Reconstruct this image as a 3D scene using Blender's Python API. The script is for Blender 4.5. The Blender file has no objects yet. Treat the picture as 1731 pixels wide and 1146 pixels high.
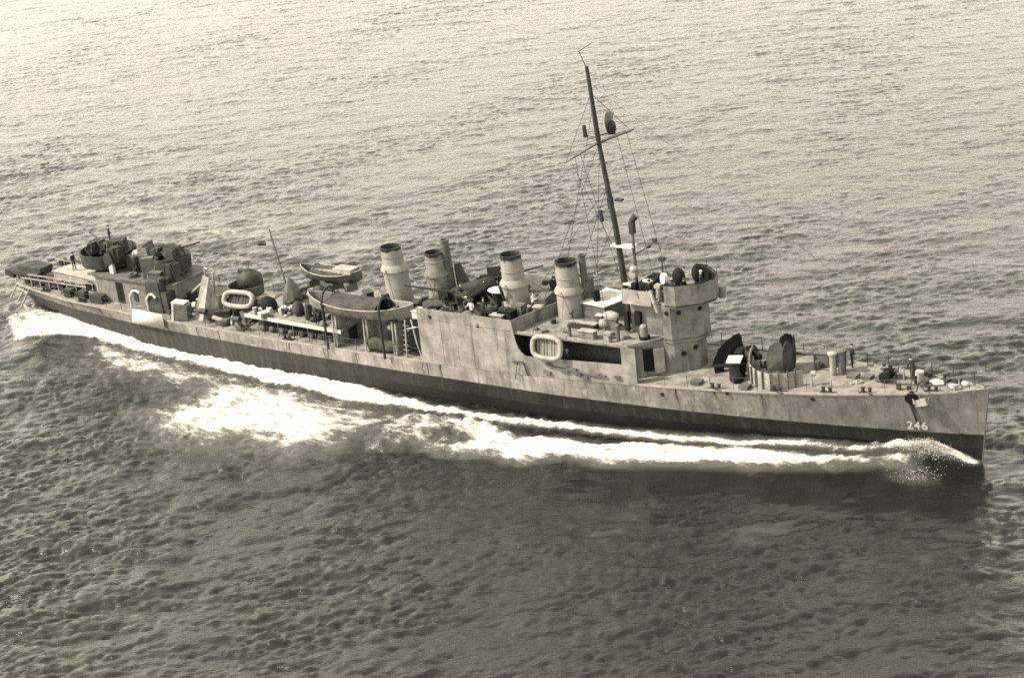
import bpy, math, random
import numpy as np
from mathutils import Vector, Matrix
R = math.radians
random.seed(7)
scene = bpy.context.scene
col = scene.collection

# ------------------------------------------------------------------ camera
# world frame: X runs along the ship to the bow, -Y is starboard, Z up, sea level 0
CW, CH = 1731.0, 1146.0
CX, CY, CZ, YAW, PIT, ROL, FPX = 97.545, -116.769, 59.124, -0.65353, 0.35862, -0.11689, 3343.6
fw = Vector((math.sin(YAW)*math.cos(PIT), math.cos(YAW)*math.cos(PIT), -math.sin(PIT)))
rt = Vector((math.cos(YAW), -math.sin(YAW), 0))
up = rt.cross(fw)
r2 = math.cos(ROL)*rt + math.sin(ROL)*up
u2 = -math.sin(ROL)*rt + math.cos(ROL)*up
cam = bpy.data.cameras.new('camera')
cam.sensor_fit = 'HORIZONTAL'; cam.sensor_width = 36.0
cam.lens = 36.0*FPX/CW
cam.clip_start = 1.0; cam.clip_end = 60000.0
camo = bpy.data.objects.new('camera', cam); col.objects.link(camo)
m = Matrix((r2, u2, -fw)).transposed().to_4x4(); m.translation = Vector((CX, CY, CZ))
camo.matrix_world = m
scene.camera = camo

# ------------------------------------------------------------------ light
SUN_EL, SUN_AZ = 46.0, -142.0        # azimuth of the direction TO the sun, from +X counterclockwise
sd = Vector((math.cos(R(SUN_EL))*math.cos(R(SUN_AZ)), math.cos(R(SUN_EL))*math.sin(R(SUN_AZ)), math.sin(R(SUN_EL))))
w = bpy.data.worlds.new('World'); scene.world = w; w.use_nodes = True
nt = w.node_tree; nt.nodes.clear()
sky = nt.nodes.new('ShaderNodeTexSky'); sky.sky_type = 'NISHITA'; sky.sun_disc = False
sky.sun_elevation = R(SUN_EL); sky.sun_rotation = R(90.0-SUN_AZ)
sky.dust_density = 1.0; sky.air_density = 3.2; sky.ozone_density = 1.0
bw = nt.nodes.new('ShaderNodeSeparateColor')      # a monochrome plate behind a yellow-red filter
tint = nt.nodes.new('ShaderNodeMix'); tint.data_type = 'RGBA'; tint.blend_type = 'MULTIPLY'; tint.inputs[0].default_value = 1.0
tint.inputs[7].default_value = (1.0, 0.92, 0.765, 1)
bg = nt.nodes.new('ShaderNodeBackground'); bg.inputs[1].default_value = 0.15
wo = nt.nodes.new('ShaderNodeOutputWorld')
nt.links.new(sky.outputs[0], bw.inputs[0]); nt.links.new(bw.outputs[0], tint.inputs[6])
nt.links.new(tint.outputs[2], bg.inputs[0]); nt.links.new(bg.outputs[0], wo.inputs[0])
sun = bpy.data.lights.new('sun', 'SUN'); sun.energy = 2.6; sun.angle = R(0.5); sun.color = (1.0, 0.92, 0.77)
suno = bpy.data.objects.new('sun', sun); col.objects.link(suno)
suno.rotation_euler = sd.to_track_quat('Z', 'Y').to_euler()
scene.view_settings.view_transform = 'Standard'; scene.view_settings.look = 'None'
scene.view_settings.exposure = 2.22; scene.view_settings.gamma = 1.0
scene.cycles.max_bounces = 5
scene.cycles.use_denoising = False
scene.cycles.sample_clamp_direct = 1.5; scene.cycles.sample_clamp_indirect = 3.0

# ------------------------------------------------------------------ materials
PK = .74
def sep(v):                       # the print is a warm monochrome: one grey value -> one tone
    v *= PK
    return (v, v*0.97, v*0.91, 1)
def new_mat(name):
    m = bpy.data.materials.new(name); m.use_nodes = True
    n = m.node_tree; b = n.nodes['Principled BSDF']; b.inputs['Specular IOR Level'].default_value = .12
    return m, n, b
def N(n, t, **k):
    x = n.nodes.new(t)
    for a, v in k.items(): setattr(x, a, v)
    return x
def noise(n, co, scale, detail=4, rough=.55, sc=(1,1,1)):
    mp = N(n, 'ShaderNodeMapping'); mp.inputs['Scale'].default_value = sc
    n.links.new(co, mp.inputs[0])
    t = N(n, 'ShaderNodeTexNoise'); t.inputs['Scale'].default_value = scale
    t.inputs['Detail'].default_value = detail; t.inputs['Roughness'].default_value = rough
    n.links.new(mp.outputs[0], t.inputs['Vector'])
    return t.outputs[0]
def math_(n, op, a, b=None, clamp=False):
    x = N(n, 'ShaderNodeMath', operation=op); x.use_clamp = clamp
    for i, v in enumerate((a, b)):
        if v is None: continue
        if isinstance(v, (int, float)): x.inputs[i].default_value = v
        else: n.links.new(v, x.inputs[i])
    return x.outputs[0]
def mixc(n, f, a, b):
    x = N(n, 'ShaderNodeMix', data_type='RGBA')
    for i, v in ((0, f), (6, a), (7, b)):
        if isinstance(v, (int, float)): x.inputs[i].default_value = v
        elif isinstance(v, tuple): x.inputs[i].default_value = v
        else: n.links.new(v, x.inputs[i])
    return x.outputs[2]
def ramp(n, f, lo, hi):
    x = N(n, 'ShaderNodeMapRange'); x.clamp = True
    n.links.new(f, x.inputs[0]); x.inputs[1].default_value = lo; x.inputs[2].default_value = hi
    return x.outputs[0]
def coords(n): return N(n, 'ShaderNodeNewGeometry').outputs['Position']

def paint(name, v, var=.35, streak=.3, dark=.25, scale=.6, rough=.6, bump=.0):
    """weathered ship paint: blotches, downward streaks, scattered dark stains"""
    m, n, b = new_mat(name); co = coords(n)
    bl = noise(n, co, scale, 6, .65)
    st = noise(n, co, 1.6, 4, .6, (1, 1, .16))
    sp = noise(n, co, 2.6, 5, .7)
    c = mixc(n, ramp(n, bl, .32, .68), sep(v*(1-var)), sep(v*(1+var*.45)))
    c = mixc(n, math_(n, 'MULTIPLY', ramp(n, st, .5, .72), streak), c, sep(v*.3))
    c = mixc(n, math_(n, 'MULTIPLY', ramp(n, sp, .6, .74), dark), c, sep(v*.25))
    n.links.new(c, b.inputs['Base Color']); b.inputs['Roughness'].default_value = rough
    bm = N(n, 'ShaderNodeBump'); bm.inputs['Strength'].default_value = .35; bm.inputs['Distance'].default_value = .03
    n.links.new(bl, bm.inputs['Height']); n.links.new(bm.outputs[0], b.inputs['Normal'])
    return m
def hull_mat():
    m, n, b = new_mat('hull_paint'); co = coords(n)
    sx = N(n, 'ShaderNodeSeparateXYZ'); n.links.new(co, sx.inputs[0]); z = sx.outputs[2]; x = sx.outputs[0]
    bl = noise(n, co, .5, 6, .65); st = noise(n, co, 2.2, 5, .65, (1, 1, .10)); sp = noise(n, co, 2.4, 5, .7); s2 = noise(n, co, 7, 3, .6, (1, 1, .07))
    c = mixc(n, ramp(n, bl, .36, .64), sep(.13), sep(.25))
    c = mixc(n, math_(n, 'MULTIPLY', ramp(n, st, .46, .66), .7), c, sep(.07))
    c = mixc(n, math_(n, 'MULTIPLY', ramp(n, s2, .52, .75), .35), c, sep(.18))
    c = mixc(n, math_(n, 'MULTIPLY', ramp(n, sp, .58, .72), .45), c, sep(.07))
    c = mixc(n, math_(n, 'MULTIPLY', ramp(n, noise(n, co, 1.3, 3), .62, .68), .4), c, sep(.36))
    # the light colour turns darker forward of the breakwater
    f = ramp(n, math_(n, 'ADD', x, math_(n, 'MULTIPLY', bl, 4.0)), 33.0, 38.5)
    c = mixc(n, math_(n, 'MULTIPLY', f, .42), c, sep(.09))
    # dark lower band up to a level line, blacker boot topping, slime at the water
    d = mixc(n, ramp(n, bl, .3, .7), sep(.008), sep(.022))
    d = mixc(n, math_(n, 'MULTIPLY', ramp(n, st, .52, .74), .22), d, sep(.10))
    k = mixc(n, ramp(n, bl, .3, .7), sep(.005), sep(.012))
    d = mixc(n, ramp(n, math_(n, 'ADD', z, math_(n, 'MULTIPLY', bl, .15)), .95, 1.1), k, d)
    # towards the stern a pale haze fade is painted into the lower band
    a = ramp(n, math_(n, 'ADD', x, math_(n, 'MULTIPLY', bl, 8.0)), 10.0, -18.0)
    d = mixc(n, math_(n, 'MULTIPLY', a, .75), d, mixc(n, ramp(n, st, .35, .6), sep(.07), sep(.035)))
    ze = math_(n, 'ADD', z, math_(n, 'MULTIPLY', sp, .07))
    c = mixc(n, ramp(n, ze, 2.03, 2.08), d, c)
    n.links.new(c, b.inputs['Base Color']); b.inputs['Roughness'].default_value = .55
    pl = N(n, 'ShaderNodeTexBrick'); mp = N(n, 'ShaderNodeMapping')
    mp.inputs['Rotation'].default_value = (R(90), 0, 0)
    n.links.new(co, mp.inputs[0]); n.links.new(mp.outputs[0], pl.inputs[0])
    pl.inputs['Scale'].default_value = .35; pl.inputs['Mortar Size'].default_value = .012; pl.inputs['Brick Width'].default_value = 1.6; pl.inputs['Row Height'].default_value = .5
    bm = N(n, 'ShaderNodeBump'); bm.inputs['Strength'].default_value = .5; bm.inputs['Distance'].default_value = .04
    h = math_(n, 'ADD', math_(n, 'MULTIPLY', pl.outputs['Fac'], -.3), bl)
    n.links.new(h, bm.inputs['Height']); n.links.new(bm.outputs[0], b.inputs['Normal'])
    return m
def funnel_mat():
    m, n, b = new_mat('funnel_paint'); co = N(n, 'ShaderNodeTexCoord').outputs['Object']
    g = coords(n)
    sx = N(n, 'ShaderNodeSeparateXYZ'); n.links.new(g, sx.inputs[0])
    bl = noise(n, g, .9, 5, .6); st = noise(n, g, 3, 4, .6, (1, 1, .12))
    c = mixc(n, ramp(n, bl, .3, .7), sep(.15), sep(.235))
    c = mixc(n, math_(n, 'MULTIPLY', ramp(n, st, .5, .7), .5), c, sep(.17))
    s = ramp(n, math_(n, 'ADD', sx.outputs[2], math_(n, 'MULTIPLY', st, .8)), 11.15, 11.45)
    c = mixc(n, s, c, sep(.02))
    n.links.new(c, b.inputs['Base Color']); b.inputs['Roughness'].default_value = .65
    return m
MT = {
 'hull': hull_mat(), 'funnel': funnel_mat(),
 'side': paint('side_plating_paint', .20, .45, .8, .75, .8),
 'house': paint('house_paint', .155, .4, .7, .65, .8),
 'deck': paint('deck_paint', .17, .5, .1, .75, 1.1, .8),
 'light': paint('light_grey_paint', .24, .3, .4, .5, 1.5),
 'white': paint('white_canvas', .40, .15, .15, .15, 1.5, .8),
 'mid': paint('mid_grey_paint', .09, .4, .3, .4, 1.5),
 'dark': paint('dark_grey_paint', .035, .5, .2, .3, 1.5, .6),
 'black': paint('black_canvas', .010, .4, .1, .2, 1.5, .9),
 'steel': paint('gunmetal', .025, .4, .1, .2, 3, .45),
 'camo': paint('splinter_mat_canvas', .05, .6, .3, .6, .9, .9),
 'wood': paint('boat_timber', .09, .4, .1, .3, 2, .8),
 'skin': paint('skin', .35, .05, 0, 0, 2, .6),
 'denim': paint('dungaree_cloth', .05, .2, 0, 0, 3, .9),
 'cloth': paint('pale_shirt_cloth', .5, .2, 0, 0, 3, .9),
 'jacket': paint('dark_jacket_cloth', .025, .2, 0, 0, 3, .9),
 'rope': paint('rope_fibre', .3, .3, 0, .2, 4, .9),
}

# ------------------------------------------------------------------ mesh helpers
SPLIT = {'deck_gear','stowed_gear','dark_gear','gun_deck_gear','after_deck_gear','pale_deck_gear','fantail_gear','dark_lockers','deck_fitting','side_fitting','cowl_vent','deck_hatch','boat_chock','mount_cover',
 'gun_deck_bulwark','deck_stopper','deck_stanchion','stowed_bags','ammunition_rack','ready_locker','swan_neck_vent','tub_support','flag_locker','covered_flag_bag','signal_lantern','mast_platform','chart_table',
 'lamp_box','mast_box','loading_platform','rack_arm','rack_body','torpedo_crane','covered_winch','recess_shade','gun_shelter','splinter_shield','shell_rack','wall_shade','boat_cradle','porthole','thwart','seat','mast_stay','guy_wire','mainmast_stay','deckhouse_wall','signal_platform_screen','propeller_guard','deck_coaming','canvas_roll','deck_edge','plating_seam','screen_rib','wave_break_locker','capstan','ladder','shield','covered_director','signal_lamp'}
class MB:
    def __init__(s): s.v = []; s.f = []
    def add(s, vs, fs):
        o = len(s.v); s.v += [tuple(p) for p in vs]; s.f += [tuple(i+o for i in f) for f in fs]; return s
    def box(s, c, d, rz=0, ry=0, rx=0, taper=1.0):
        M = Matrix.Rotation(rz, 3, 'Z') @ Matrix.Rotation(ry, 3, 'Y') @ Matrix.Rotation(rx, 3, 'X')
        vs = []
        for z in (-.5, .5):
            k = taper if z > 0 else 1
            for x, y in ((-.5,-.5),(.5,-.5),(.5,.5),(-.5,.5)):
                vs.append(Vector(c) + M @ Vector((x*d[0]*k, y*d[1]*k, z*d[2])))
        return s.add(vs, [(3,2,1,0),(4,5,6,7),(0,1,5,4),(1,2,6,5),(2,3,7,6),(3,0,4,7)])
    def cyl(s, a, b, ra, rb=None, n=14, cap=True):
        rb = ra if rb is None else rb
        a, b = Vector(a), Vector(b); d = (b-a).normalized()
        x = d.orthogonal().normalized() if abs(d.z) < .9 else Vector((1,0,0)); x = (x - d*x.dot(d)).normalized(); y = d.cross(x)
        vs = [p + (x*math.cos(2*math.pi*i/n) + y*math.sin(2*math.pi*i/n))*r for p, r in ((a,ra),(b,rb)) for i in range(n)]
        fs = [(i, (i+1)%n, n+(i+1)%n, n+i) for i in range(n)]
        if cap: fs += [tuple(reversed(range(n))), tuple(range(n, 2*n))]
        return s.add(vs, fs)
    def path(s, pts, r, n=6):
        rs = r if isinstance(r, (list, tuple)) else [r]*len(pts)
        for i in range(len(pts)-1): s.cyl(pts[i], pts[i+1], rs[i], rs[i+1], n)
        return s
    def lathe(s, c, prof, n=24, sx=1, sy=1, a0=0, a1=2*math.pi):
        full = abs(a1-a0-2*math.pi) < 1e-6; k = n if full else n+1
        vs = [(c[0]+r*sx*math.cos(a0+(a1-a0)*i/n), c[1]+r*sy*math.sin(a0+(a1-a0)*i/n), c[2]+z) for r, z in prof for i in range(k)]
        fs = [(j*k+i, j*k+(i+1)%k, (j+1)*k+(i+1)%k, (j+1)*k+i) for j in range(len(prof)-1) for i in range(n)]
        return s.add(vs, fs)
    def sph(s, c, r, n=12, m=8):
        r = (r,r,r) if isinstance(r,(int,float)) else r
        vs = [(c[0]+r[0]*math.sin(math.pi*j/m)*math.cos(2*math.pi*i/n), c[1]+r[1]*math.sin(math.pi*j/m)*math.sin(2*math.pi*i/n), c[2]+r[2]*math.cos(math.pi*j/m)) for j in range(m+1) for i in range(n)]
        return s.add(vs, [(j*n+i, (j+1)*n+i, (j+1)*n+(i+1)%n, j*n+(i+1)%n) for j in range(m) for i in range(n)])
    def prism(s, poly, z0, z1):
        n = len(poly); z0 = z0 if callable(z0) else (lambda x, y, q=z0: q); z1 = z1 if callable(z1) else (lambda x, y, q=z1: q)
        vs = [(x, y, z0(x,y)) for x, y in poly] + [(x, y, z1(x,y)) for x, y in poly]
        return s.add(vs, [tuple(reversed(range(n))), tuple(range(n, 2*n))] + [(i, (i+1)%n, n+(i+1)%n, n+i) for i in range(n)])
    def wall(s, pts, z0, z1, t=.05, closed=False):
        """thin plate standing along a polyline, with thickness"""
        f = lambda q, i: (q[i] if isinstance(q, (list, tuple)) else q)
        n = len(pts); off = []
        for i in range(n):
            a = Vector(pts[(i-1) % n] if (closed or i > 0) else pts[i]); b = Vector(pts[(i+1) % n] if (closed or i < n-1) else pts[i])
            d = (b-a).normalized(); off.append(Vector(pts[i]) + Vector((-d.y, d.x))*t)
        vs = []
        for i in range(n):
            vs += [(pts[i][0], pts[i][1], f(z0,i)), (pts[i][0], pts[i][1], f(z1,i)), (off[i].x, off[i].y, f(z0,i)), (off[i].x, off[i].y, f(z1,i))]
        fs = []
        for i in range(n if closed else n-1):
            a, b = i*4, ((i+1) % n)*4
            fs += [(a, b, b+1, a+1), (a+2, a+3, b+3, b+2), (a+1, b+1, b+3, a+3), (a, a+2, b+2, b)]
        if not closed: fs += [(0,1,3,2), ((n-1)*4, (n-1)*4+2, (n-1)*4+3, (n-1)*4+1)]
        return s.add(vs, fs)
    def clusters(s):
        # connected shells whose boxes touch count as one piece
        par = list(range(len(s.v)))
        def fd(i):
            while par[i] != i: par[i] = par[par[i]]; i = par[i]
            return i
        for f in s.f:
            a = fd(f[0])
            for k in f[1:]:
                b = fd(k); par[b] = a
        g = {}
        for i in range(len(s.v)): g.setdefault(fd(i), []).append(i)
        bs = []
        for ids in g.values():
            P = np.array([s.v[i] for i in ids]); bs.append([P.min(0)-.02, P.max(0)+.02, set(ids)])
        ch = True
        while ch:
            ch = False
            for i in range(len(bs)):
                for j in range(i+1, len(bs)):
                    if (bs[i][0] <= bs[j][1]).all() and (bs[j][0] <= bs[i][1]).all():
                        bs[i] = [np.minimum(bs[i][0], bs[j][0]), np.maximum(bs[i][1], bs[j][1]), bs[i][2] | bs[j][2]]; bs.pop(j); ch = True; break
                if ch: break
        out = []
        for _, _, ids in bs:
            ids = sorted(ids); mp = {v: k for k, v in enumerate(ids)}; m = MB(); m.v = [s.v[i] for i in ids]; m.f = [tuple(mp[k] for k in f) for f in s.f if f[0] in mp]; out.append(m)
        return out
    def build(s, name, mat, parent=None, smooth=35, jitter=0, loc=None):
        if name in SPLIT:
            cl = s.clusters()
            if len(cl) > 1:
                res = None
                for c in cl: res = c._build(name, mat, parent, smooth, jitter, loc)
                return res
        return s._build(name, mat, parent, smooth, jitter, loc)
    def _build(s, name, mat, parent=None, smooth=35, jitter=0, loc=None):
        me = bpy.data.meshes.new(name)
        vs = s.v
        if jitter: vs = [tuple(c + random.uniform(-jitter, jitter) for c in p) for p in vs]
        me.from_pydata(vs, [], s.f); me.validate(); me.update()
        for mm in (mat if isinstance(mat, (list, tuple)) else [mat]): me.materials.append(MT[mm] if isinstance(mm, str) else mm)
        if smooth:
            me.polygons.foreach_set('use_smooth', [True]*len(me.polygons)); me.set_sharp_from_angle(angle=R(smooth))
        o = bpy.data.objects.new(name, me); col.objects.link(o)
        if parent: o.parent = parent
        if loc: o.location = loc
        return o
def tag(o, label=None, cat=None, group=None, kind=None):
    if label: o['label'] = label
    if cat: o['category'] = cat
    if group: o['group'] = group
    if kind: o['kind'] = kind
    return o
def thing(name, label, cat, loc=(0,0,0), rz=0, group=None):
    o = bpy.data.objects.new(name, None); o.empty_display_size = .3; col.objects.link(o)
    o.location = loc; o.rotation_euler = (0,0,rz)
    return tag(o, label, cat, group)
def copy_thing(root, label, loc, rz=0, group=None):
    c = root.copy(); col.objects.link(c); c.location = loc; c.rotation_euler = (0,0,rz); c['label'] = label
    if group: c['group'] = group
    for ch in root.children:
        d = ch.copy(); col.objects.link(d); d.parent = c
        for g in ch.children:
            e = g.copy(); col.objects.link(e); e.parent = d
    return c

# ------------------------------------------------------------------ hull lines
XK = [-50.4,-50.1,-49.3,-47.5,-45,-40,-30,-15,0,15,25,32,38,43,46,47.9,48.2]
HB = [0.0,0.8,1.5,2.1,2.65,3.6,4.35,4.75,4.8,4.7,4.35,3.75,2.9,1.8,0.95,0.06,0.0]
WLK= [0.0,0.0,0.0,0.3,0.9,2.0,3.9,4.65,4.72,4.3,3.2,2.2,1.35,0.65,0.2,0.0,0.0]
def hb(x): return float(np.interp(x, XK, HB))
def wl(x): return float(np.interp(x, XK, WLK))
def dz(x):
    t = x/48+.35
    return 3.0 + (1.36 if t > 0 else .04)*t*t
def hw(x, z):
    """half breadth of the hull at height z"""
    s = dz(x); t = max(0.0, min(1.0, z/s))
    return wl(x) + (hb(x)-wl(x))*t**.9 if z >= 0 else wl(x)*(1+z*.12)
ship = thing('warship', 'four-funnelled grey warship steaming ahead with white foam along its dark waterline', 'warship')

def loft_hull():
    mb = MB(); us = np.concatenate([np.linspace(0, .06, 14)[:-1], np.linspace(.06, .9, 90)[:-1], np.linspace(.9, 1, 24)])
    zs = [-1.6,-.8,0,.4,.8,1.2,1.6,2.0,2.5,3.0]; nz = 17
    for u in us:
        for j in range(nz):
            t = j/(nz-1); zz = -1.6 + t*(dz(-50+98*u)+1.6)
            tt = max(0, zz)/5.4
            xs = -48.7 - 1.6*min(1, max(0, zz)/2.9); xb = 47.35 + .6*min(1, tt)
            x = xs + (xb-xs)*u
            xe = -50.4 + (47.9+50.4)*u
            y = hw(xe, zz)
            if u in (0.0, 1.0): y = 0.02
            mb.v.append((x, -y, zz))
    n = len(us)
    for i in range(n-1):
        for j in range(nz-1):
            a = i*nz+j; mb.f.append((a, a+nz, a+nz+1, a+1))
    o = len(mb.v); mb.v += [(x, -y, z) for x, y, z in mb.v[:o]]
    mb.f += [tuple(reversed([k+o for k in f])) for f in mb.f[:]]
    # flat keel closing sheet well under water
    for i in range(n-1): mb.f.append((i*nz, o+i*nz, o+(i+1)*nz, (i+1)*nz))
    return mb
hull = loft_hull().build('hull', 'hull', ship, 40)
dk = MB(); xs = np.concatenate([np.linspace(-50.2, -46, 10), np.linspace(-45, 44, 90), np.linspace(44.6, 47.7, 10)]); nn = 9
for x in xs:
    b = max(.02, hb(x)-.03)
    for j in range(nn):
        y = -b + 2*b*j/(nn-1); dk.v.append((x, y, dz(x)-.03 + .14*(1-(y/b)**2)*min(1, b/4)))
for i in range(len(xs)-1):
    for j in range(nn-1):
        a = i*nn+j; dk.f.append((a, a+nn, a+nn+1, a+1))
deck = dk.build('main_deck', 'deck', ship, 60)
# sheer strake lip round the deck edge
lp = MB(); P1 = [(x, -hb(x)-.01) for x in np.linspace(-50.0, 47.6, 120)]
lp.wall(P1, [dz(p[0])-.10 for p in P1], [dz(p[0])+.06 for p in P1], .07)
P2 = [(x, hb(x)+.01) for x in np.linspace(-50.0, 47.6, 120)]
lp.wall(P2, [dz(p[0])-.10 for p in P2], [dz(p[0])+.06 for p in P2], -.07)
lp.build('deck_edge', 'light', ship)

# hull number, anchor, hawse, portholes
def hull_text(txt, x0, z0, h, side=-1):
    cu = bpy.data.curves.new('hull_number', 'FONT'); cu.body = txt; cu.size = h/.7; cu.offset = .02; cu.space_character = 1.12
    to = bpy.data.objects.new('tmp_text', cu); col.objects.link(to)
    dg = bpy.context.evaluated_depsgraph_get(); me = bpy.data.meshes.new_from_object(to.evaluated_get(dg))
    bpy.data.objects.remove(to)
    for v in me.vertices:
        x = x0 + v.co.x; z = z0 + v.co.y; v.co = (x, side*(hw(x, z)+.035), z)
    me.materials.clear(); me.materials.append(MT['white']); me.name = 'hull_number'
    o = bpy.data.objects.new('hull_number', me); col.objects.link(o); o.parent = hull
    return o
hull_text('246', 42.5, 2.24, .62)
def on_hull(x, z, out=0.0): return Vector((x, -(hw(x, z)+out), z))
ph = MB()
for x, z in ((29.8, 4.05), (36.2, 4.2), (4.0, 7.1), (24.5, 3.3), (8.6, 6.9)):
    p = on_hull(x, z) if z < dz(x) else Vector((x, -hb(x), z))
    ph.cyl(p+Vector((0, .05, 0)), p+Vector((0, -.03, 0)), .16, .16, 12)
ph.build('porthole', 'black', hull)
hp = MB(); p = on_hull(43.1, 4.75)
hp.cyl(p+Vector((0,.3,.1)), p+Vector((.05,-.10,-.05)), .42, .5, 14)
hp.build('hawse_pipe', 'black', hull)
an = MB(); p = on_hull(43.7, 4.6, .12)
an.cyl(p+Vector((-.1,.1,.35)), p+Vector((0,-.05,-.35)), .09, .09, 8)
an.box(p+Vector((.1,-.1,-.05)), (1.05,.22,.5), rz=-.25, ry=-.35)
an.cyl(p+Vector((-.35,-.12,-.2)), p+Vector((-.5,-.16,.3)), .11, .03, 8); an.cyl(p+Vector((.5,-.05,-.2)), p+Vector((.65,0,.35)), .11, .03, 8)
tag(an.build('anchor', 'light'), 'pale anchor stowed against the bow plating above the hull number', 'anchor')
# rust and dirt streak under the hawse
sk = MB(); 
for i in range(8):
    z = 4.3 - i*.26; x = 43.05 + .03*i; wd = .16*(1-i/9)
    for dx in (-wd, wd):
        q = on_hull(x+dx, z, .02); sk.v.append(tuple(q))
sk.f = [(2*i, 2*i+1, 2*i+3, 2*i+2) for i in range(7)]
sk.build('rust_streak', 'dark', hull)
rk = random.Random(9)
for i in range(22):
    x = rk.uniform(-40, 45); L_ = rk.uniform(.5, 1.7); w0 = rk.uniform(.03, .10); q0 = MB(); n_ = 6
    for j in range(n_+1):
        z = dz(x)-.12-L_*j/n_; xx = x+.05*math.sin(j*1.3+i)
        for dx in (-w0*(1-j/(n_+.8)), w0*(1-j/(n_+.8))): q = on_hull(xx+dx, max(.6, z), .014); q0.v.append(tuple(q))
    q0.f = [(2*j, 2*j+1, 2*j+3, 2*j+2) for j in range(n_)]
    q0.build('scupper_streak', rk.choice(('mid','dark','mid')), hull)
st = MB(); st.path([(47.40, 0, -.5), (47.42, 0, .2), (48.0, 0, dz(48)+.05)], .045, 8); st.build('stem_bar', 'mid', hull)

# ------------------------------------------------------------------ amidships plating and gun deck
def plate(x0, x1, top, n, side, name, mat='side', bottom=None, t=.07):
    mb = MB(); X = np.linspace(x0, x1, n)
    pts = [(x, side*(hb(x)+.012)) for x in X]
    mb.wall(pts, [dz(x)-.12 if bottom is None else bottom(x) for x in X], [top(x) for x in X], t*(-side))
    return mb.build(name, mat, ship, 30)
def low_top(x):       # bulwark of the open passage, with a rounded corner aft
    if x < 13.0:
        u = (13.0-x)/1.2; return 4.95 + 2.75*(1-math.sqrt(max(0, 1-u*u)))
    return 4.95 + .045*(x-13)
for sgn in (-1, 1):
    plate(2.7, 11.8, lambda x: 7.72, 10, sgn, 'side_plating')
    plate(11.8, 21.4, low_top, 44, sgn, 'passage_bulwark')
    plate(21.4, 22.6, lambda x: 6.7, 3, sgn, 'side_pillar')
GD = 6.75   # gun deck level
mb = MB(); mb.prism([(2.75,-4.7),(11.75,-4.68),(12.9,0),(11.75,4.68),(2.75,4.7)], GD-.15, GD); mb.build('gun_deck', 'mid', ship)
mb = MB(); mb.wall([(11.8,-4.72),(12.95,-.1),(12.95,.1),(11.8,4.72)], 6.70, 7.72, .05)
mb.wall([(2.72,-4.7),(2.72,4.7)], 6.9, 7.3, -.05); mb.build('gun_deck_bulwark', 'side', ship)
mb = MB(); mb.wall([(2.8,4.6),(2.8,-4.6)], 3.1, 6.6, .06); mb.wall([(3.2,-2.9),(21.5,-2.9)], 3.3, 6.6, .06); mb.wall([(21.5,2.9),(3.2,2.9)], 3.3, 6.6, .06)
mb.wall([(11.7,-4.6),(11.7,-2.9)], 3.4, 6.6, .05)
mb.build('deckhouse_wall', 'dark', ship)  # dark colour puts the passage's shade into these inner walls
mb = MB()
for x, z0, z1 in ((4.9,3.4,7.0),(7.9,3.6,6.9),(10.3,5.2,7.0),(6.4,3.3,5.0)):
    mb.box((x, -hb(x)-.015, (z0+z1)/2), (.025, .03, z1-z0))
mb.box((7.2, -hb(7)-.02, 6.93), (8.8, .04, .05))
mb.build('plating_seam', 'side', ship)
# forward superstructure deck (roof of the open passage)
SD = 6.75
mb = MB(); roof = [(11.9,-4.58),(21.9,-4.28),(23.75,-1.75),(24.4,-1.2),(24.4,1.2),(23.75,1.75),(21.9,4.28),(11.9,4.58),(13.0,.2),(13.0,-.2)]
mb.prism(roof, SD-.16, SD); mb.build('superstructure_deck', 'deck', ship)
mb = MB(); mb.wall([(12.2,-4.56),(21.85,-4.27),(23.6,-1.95)], SD+.002, SD+.1, .05); mb.wall([(12.2,4.56),(21.85,4.27),(23.6,1.95)], SD+.002, SD+.1, -.05); mb.build('deck_coaming', 'light', ship)

# ------------------------------------------------------------------ bridge
bridge_lo = [(21.6,-3.95),(23.45,-2.15),(24.45,-1.9),(25.25,-1.35),(25.75,-.5),(25.85,0),(25.75,.5),(25.25,1.35),(24.45,1.9),(23.45,2.15),(21.6,3.95)]
mb = MB(); mb.prism(bridge_lo, 3.7, SD-.15); low = mb.build('lower_bridge_house', 'house', ship, 12)
bridge_up = [(23.75,-2.15),(24.45,-2.12),(25.95,-.95),(26.35,0),(25.95,.95),(24.45,2.12),(23.75,2.15)]
mb = MB(); mb.prism(bridge_up, SD-.2, 9.5); pilot = mb.build('pilothouse', 'house', ship, 12)
mb = MB()
o1 = [(x+(.04 if x > 23.8 else 0), y*1.025) for x, y in bridge_up]; mb.prism(o1, SD+.0, SD+.12); mb.build('deck_seam', 'mid', pilot)
tub = [(24.3,-2.5),(25.2,-2.45),(26.7,-1.25),(27.15,0),(26.7,1.25),(25.2,2.45),(24.3,2.5)]
mb = MB(); mb.prism(tub, 9.50, 9.62); mb.build('open_bridge_floor', 'dark', ship, 30)
mb = MB(); mb.wall(tub, 9.45, 11.12, .06); mb.build('open_bridge_bulwark', 'house', ship, 12)
mb = MB(); mb.wall([(x-.07, y*.95) for x, y in tub], 9.7, 11.05, .02); mb.build('bulwark_lining', 'black', ship, 30)
mb = MB()
for i in range(len(tub)-1):
    a, b = Vector(tub[i]), Vector(tub[i+1]); c = (a+b)/2
    mb.cyl((a.x-.05, a.y*.97, 11.0), (a.x-.05, a.y*.97, 11.5), .02, .02, 6); mb.cyl((a.x-.05, a.y*.97, 11.16), (b.x-.05, b.y*.97, 11.16), .05, .05, 6)
mb.build('windscreen_rail', 'black', ship)
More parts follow.
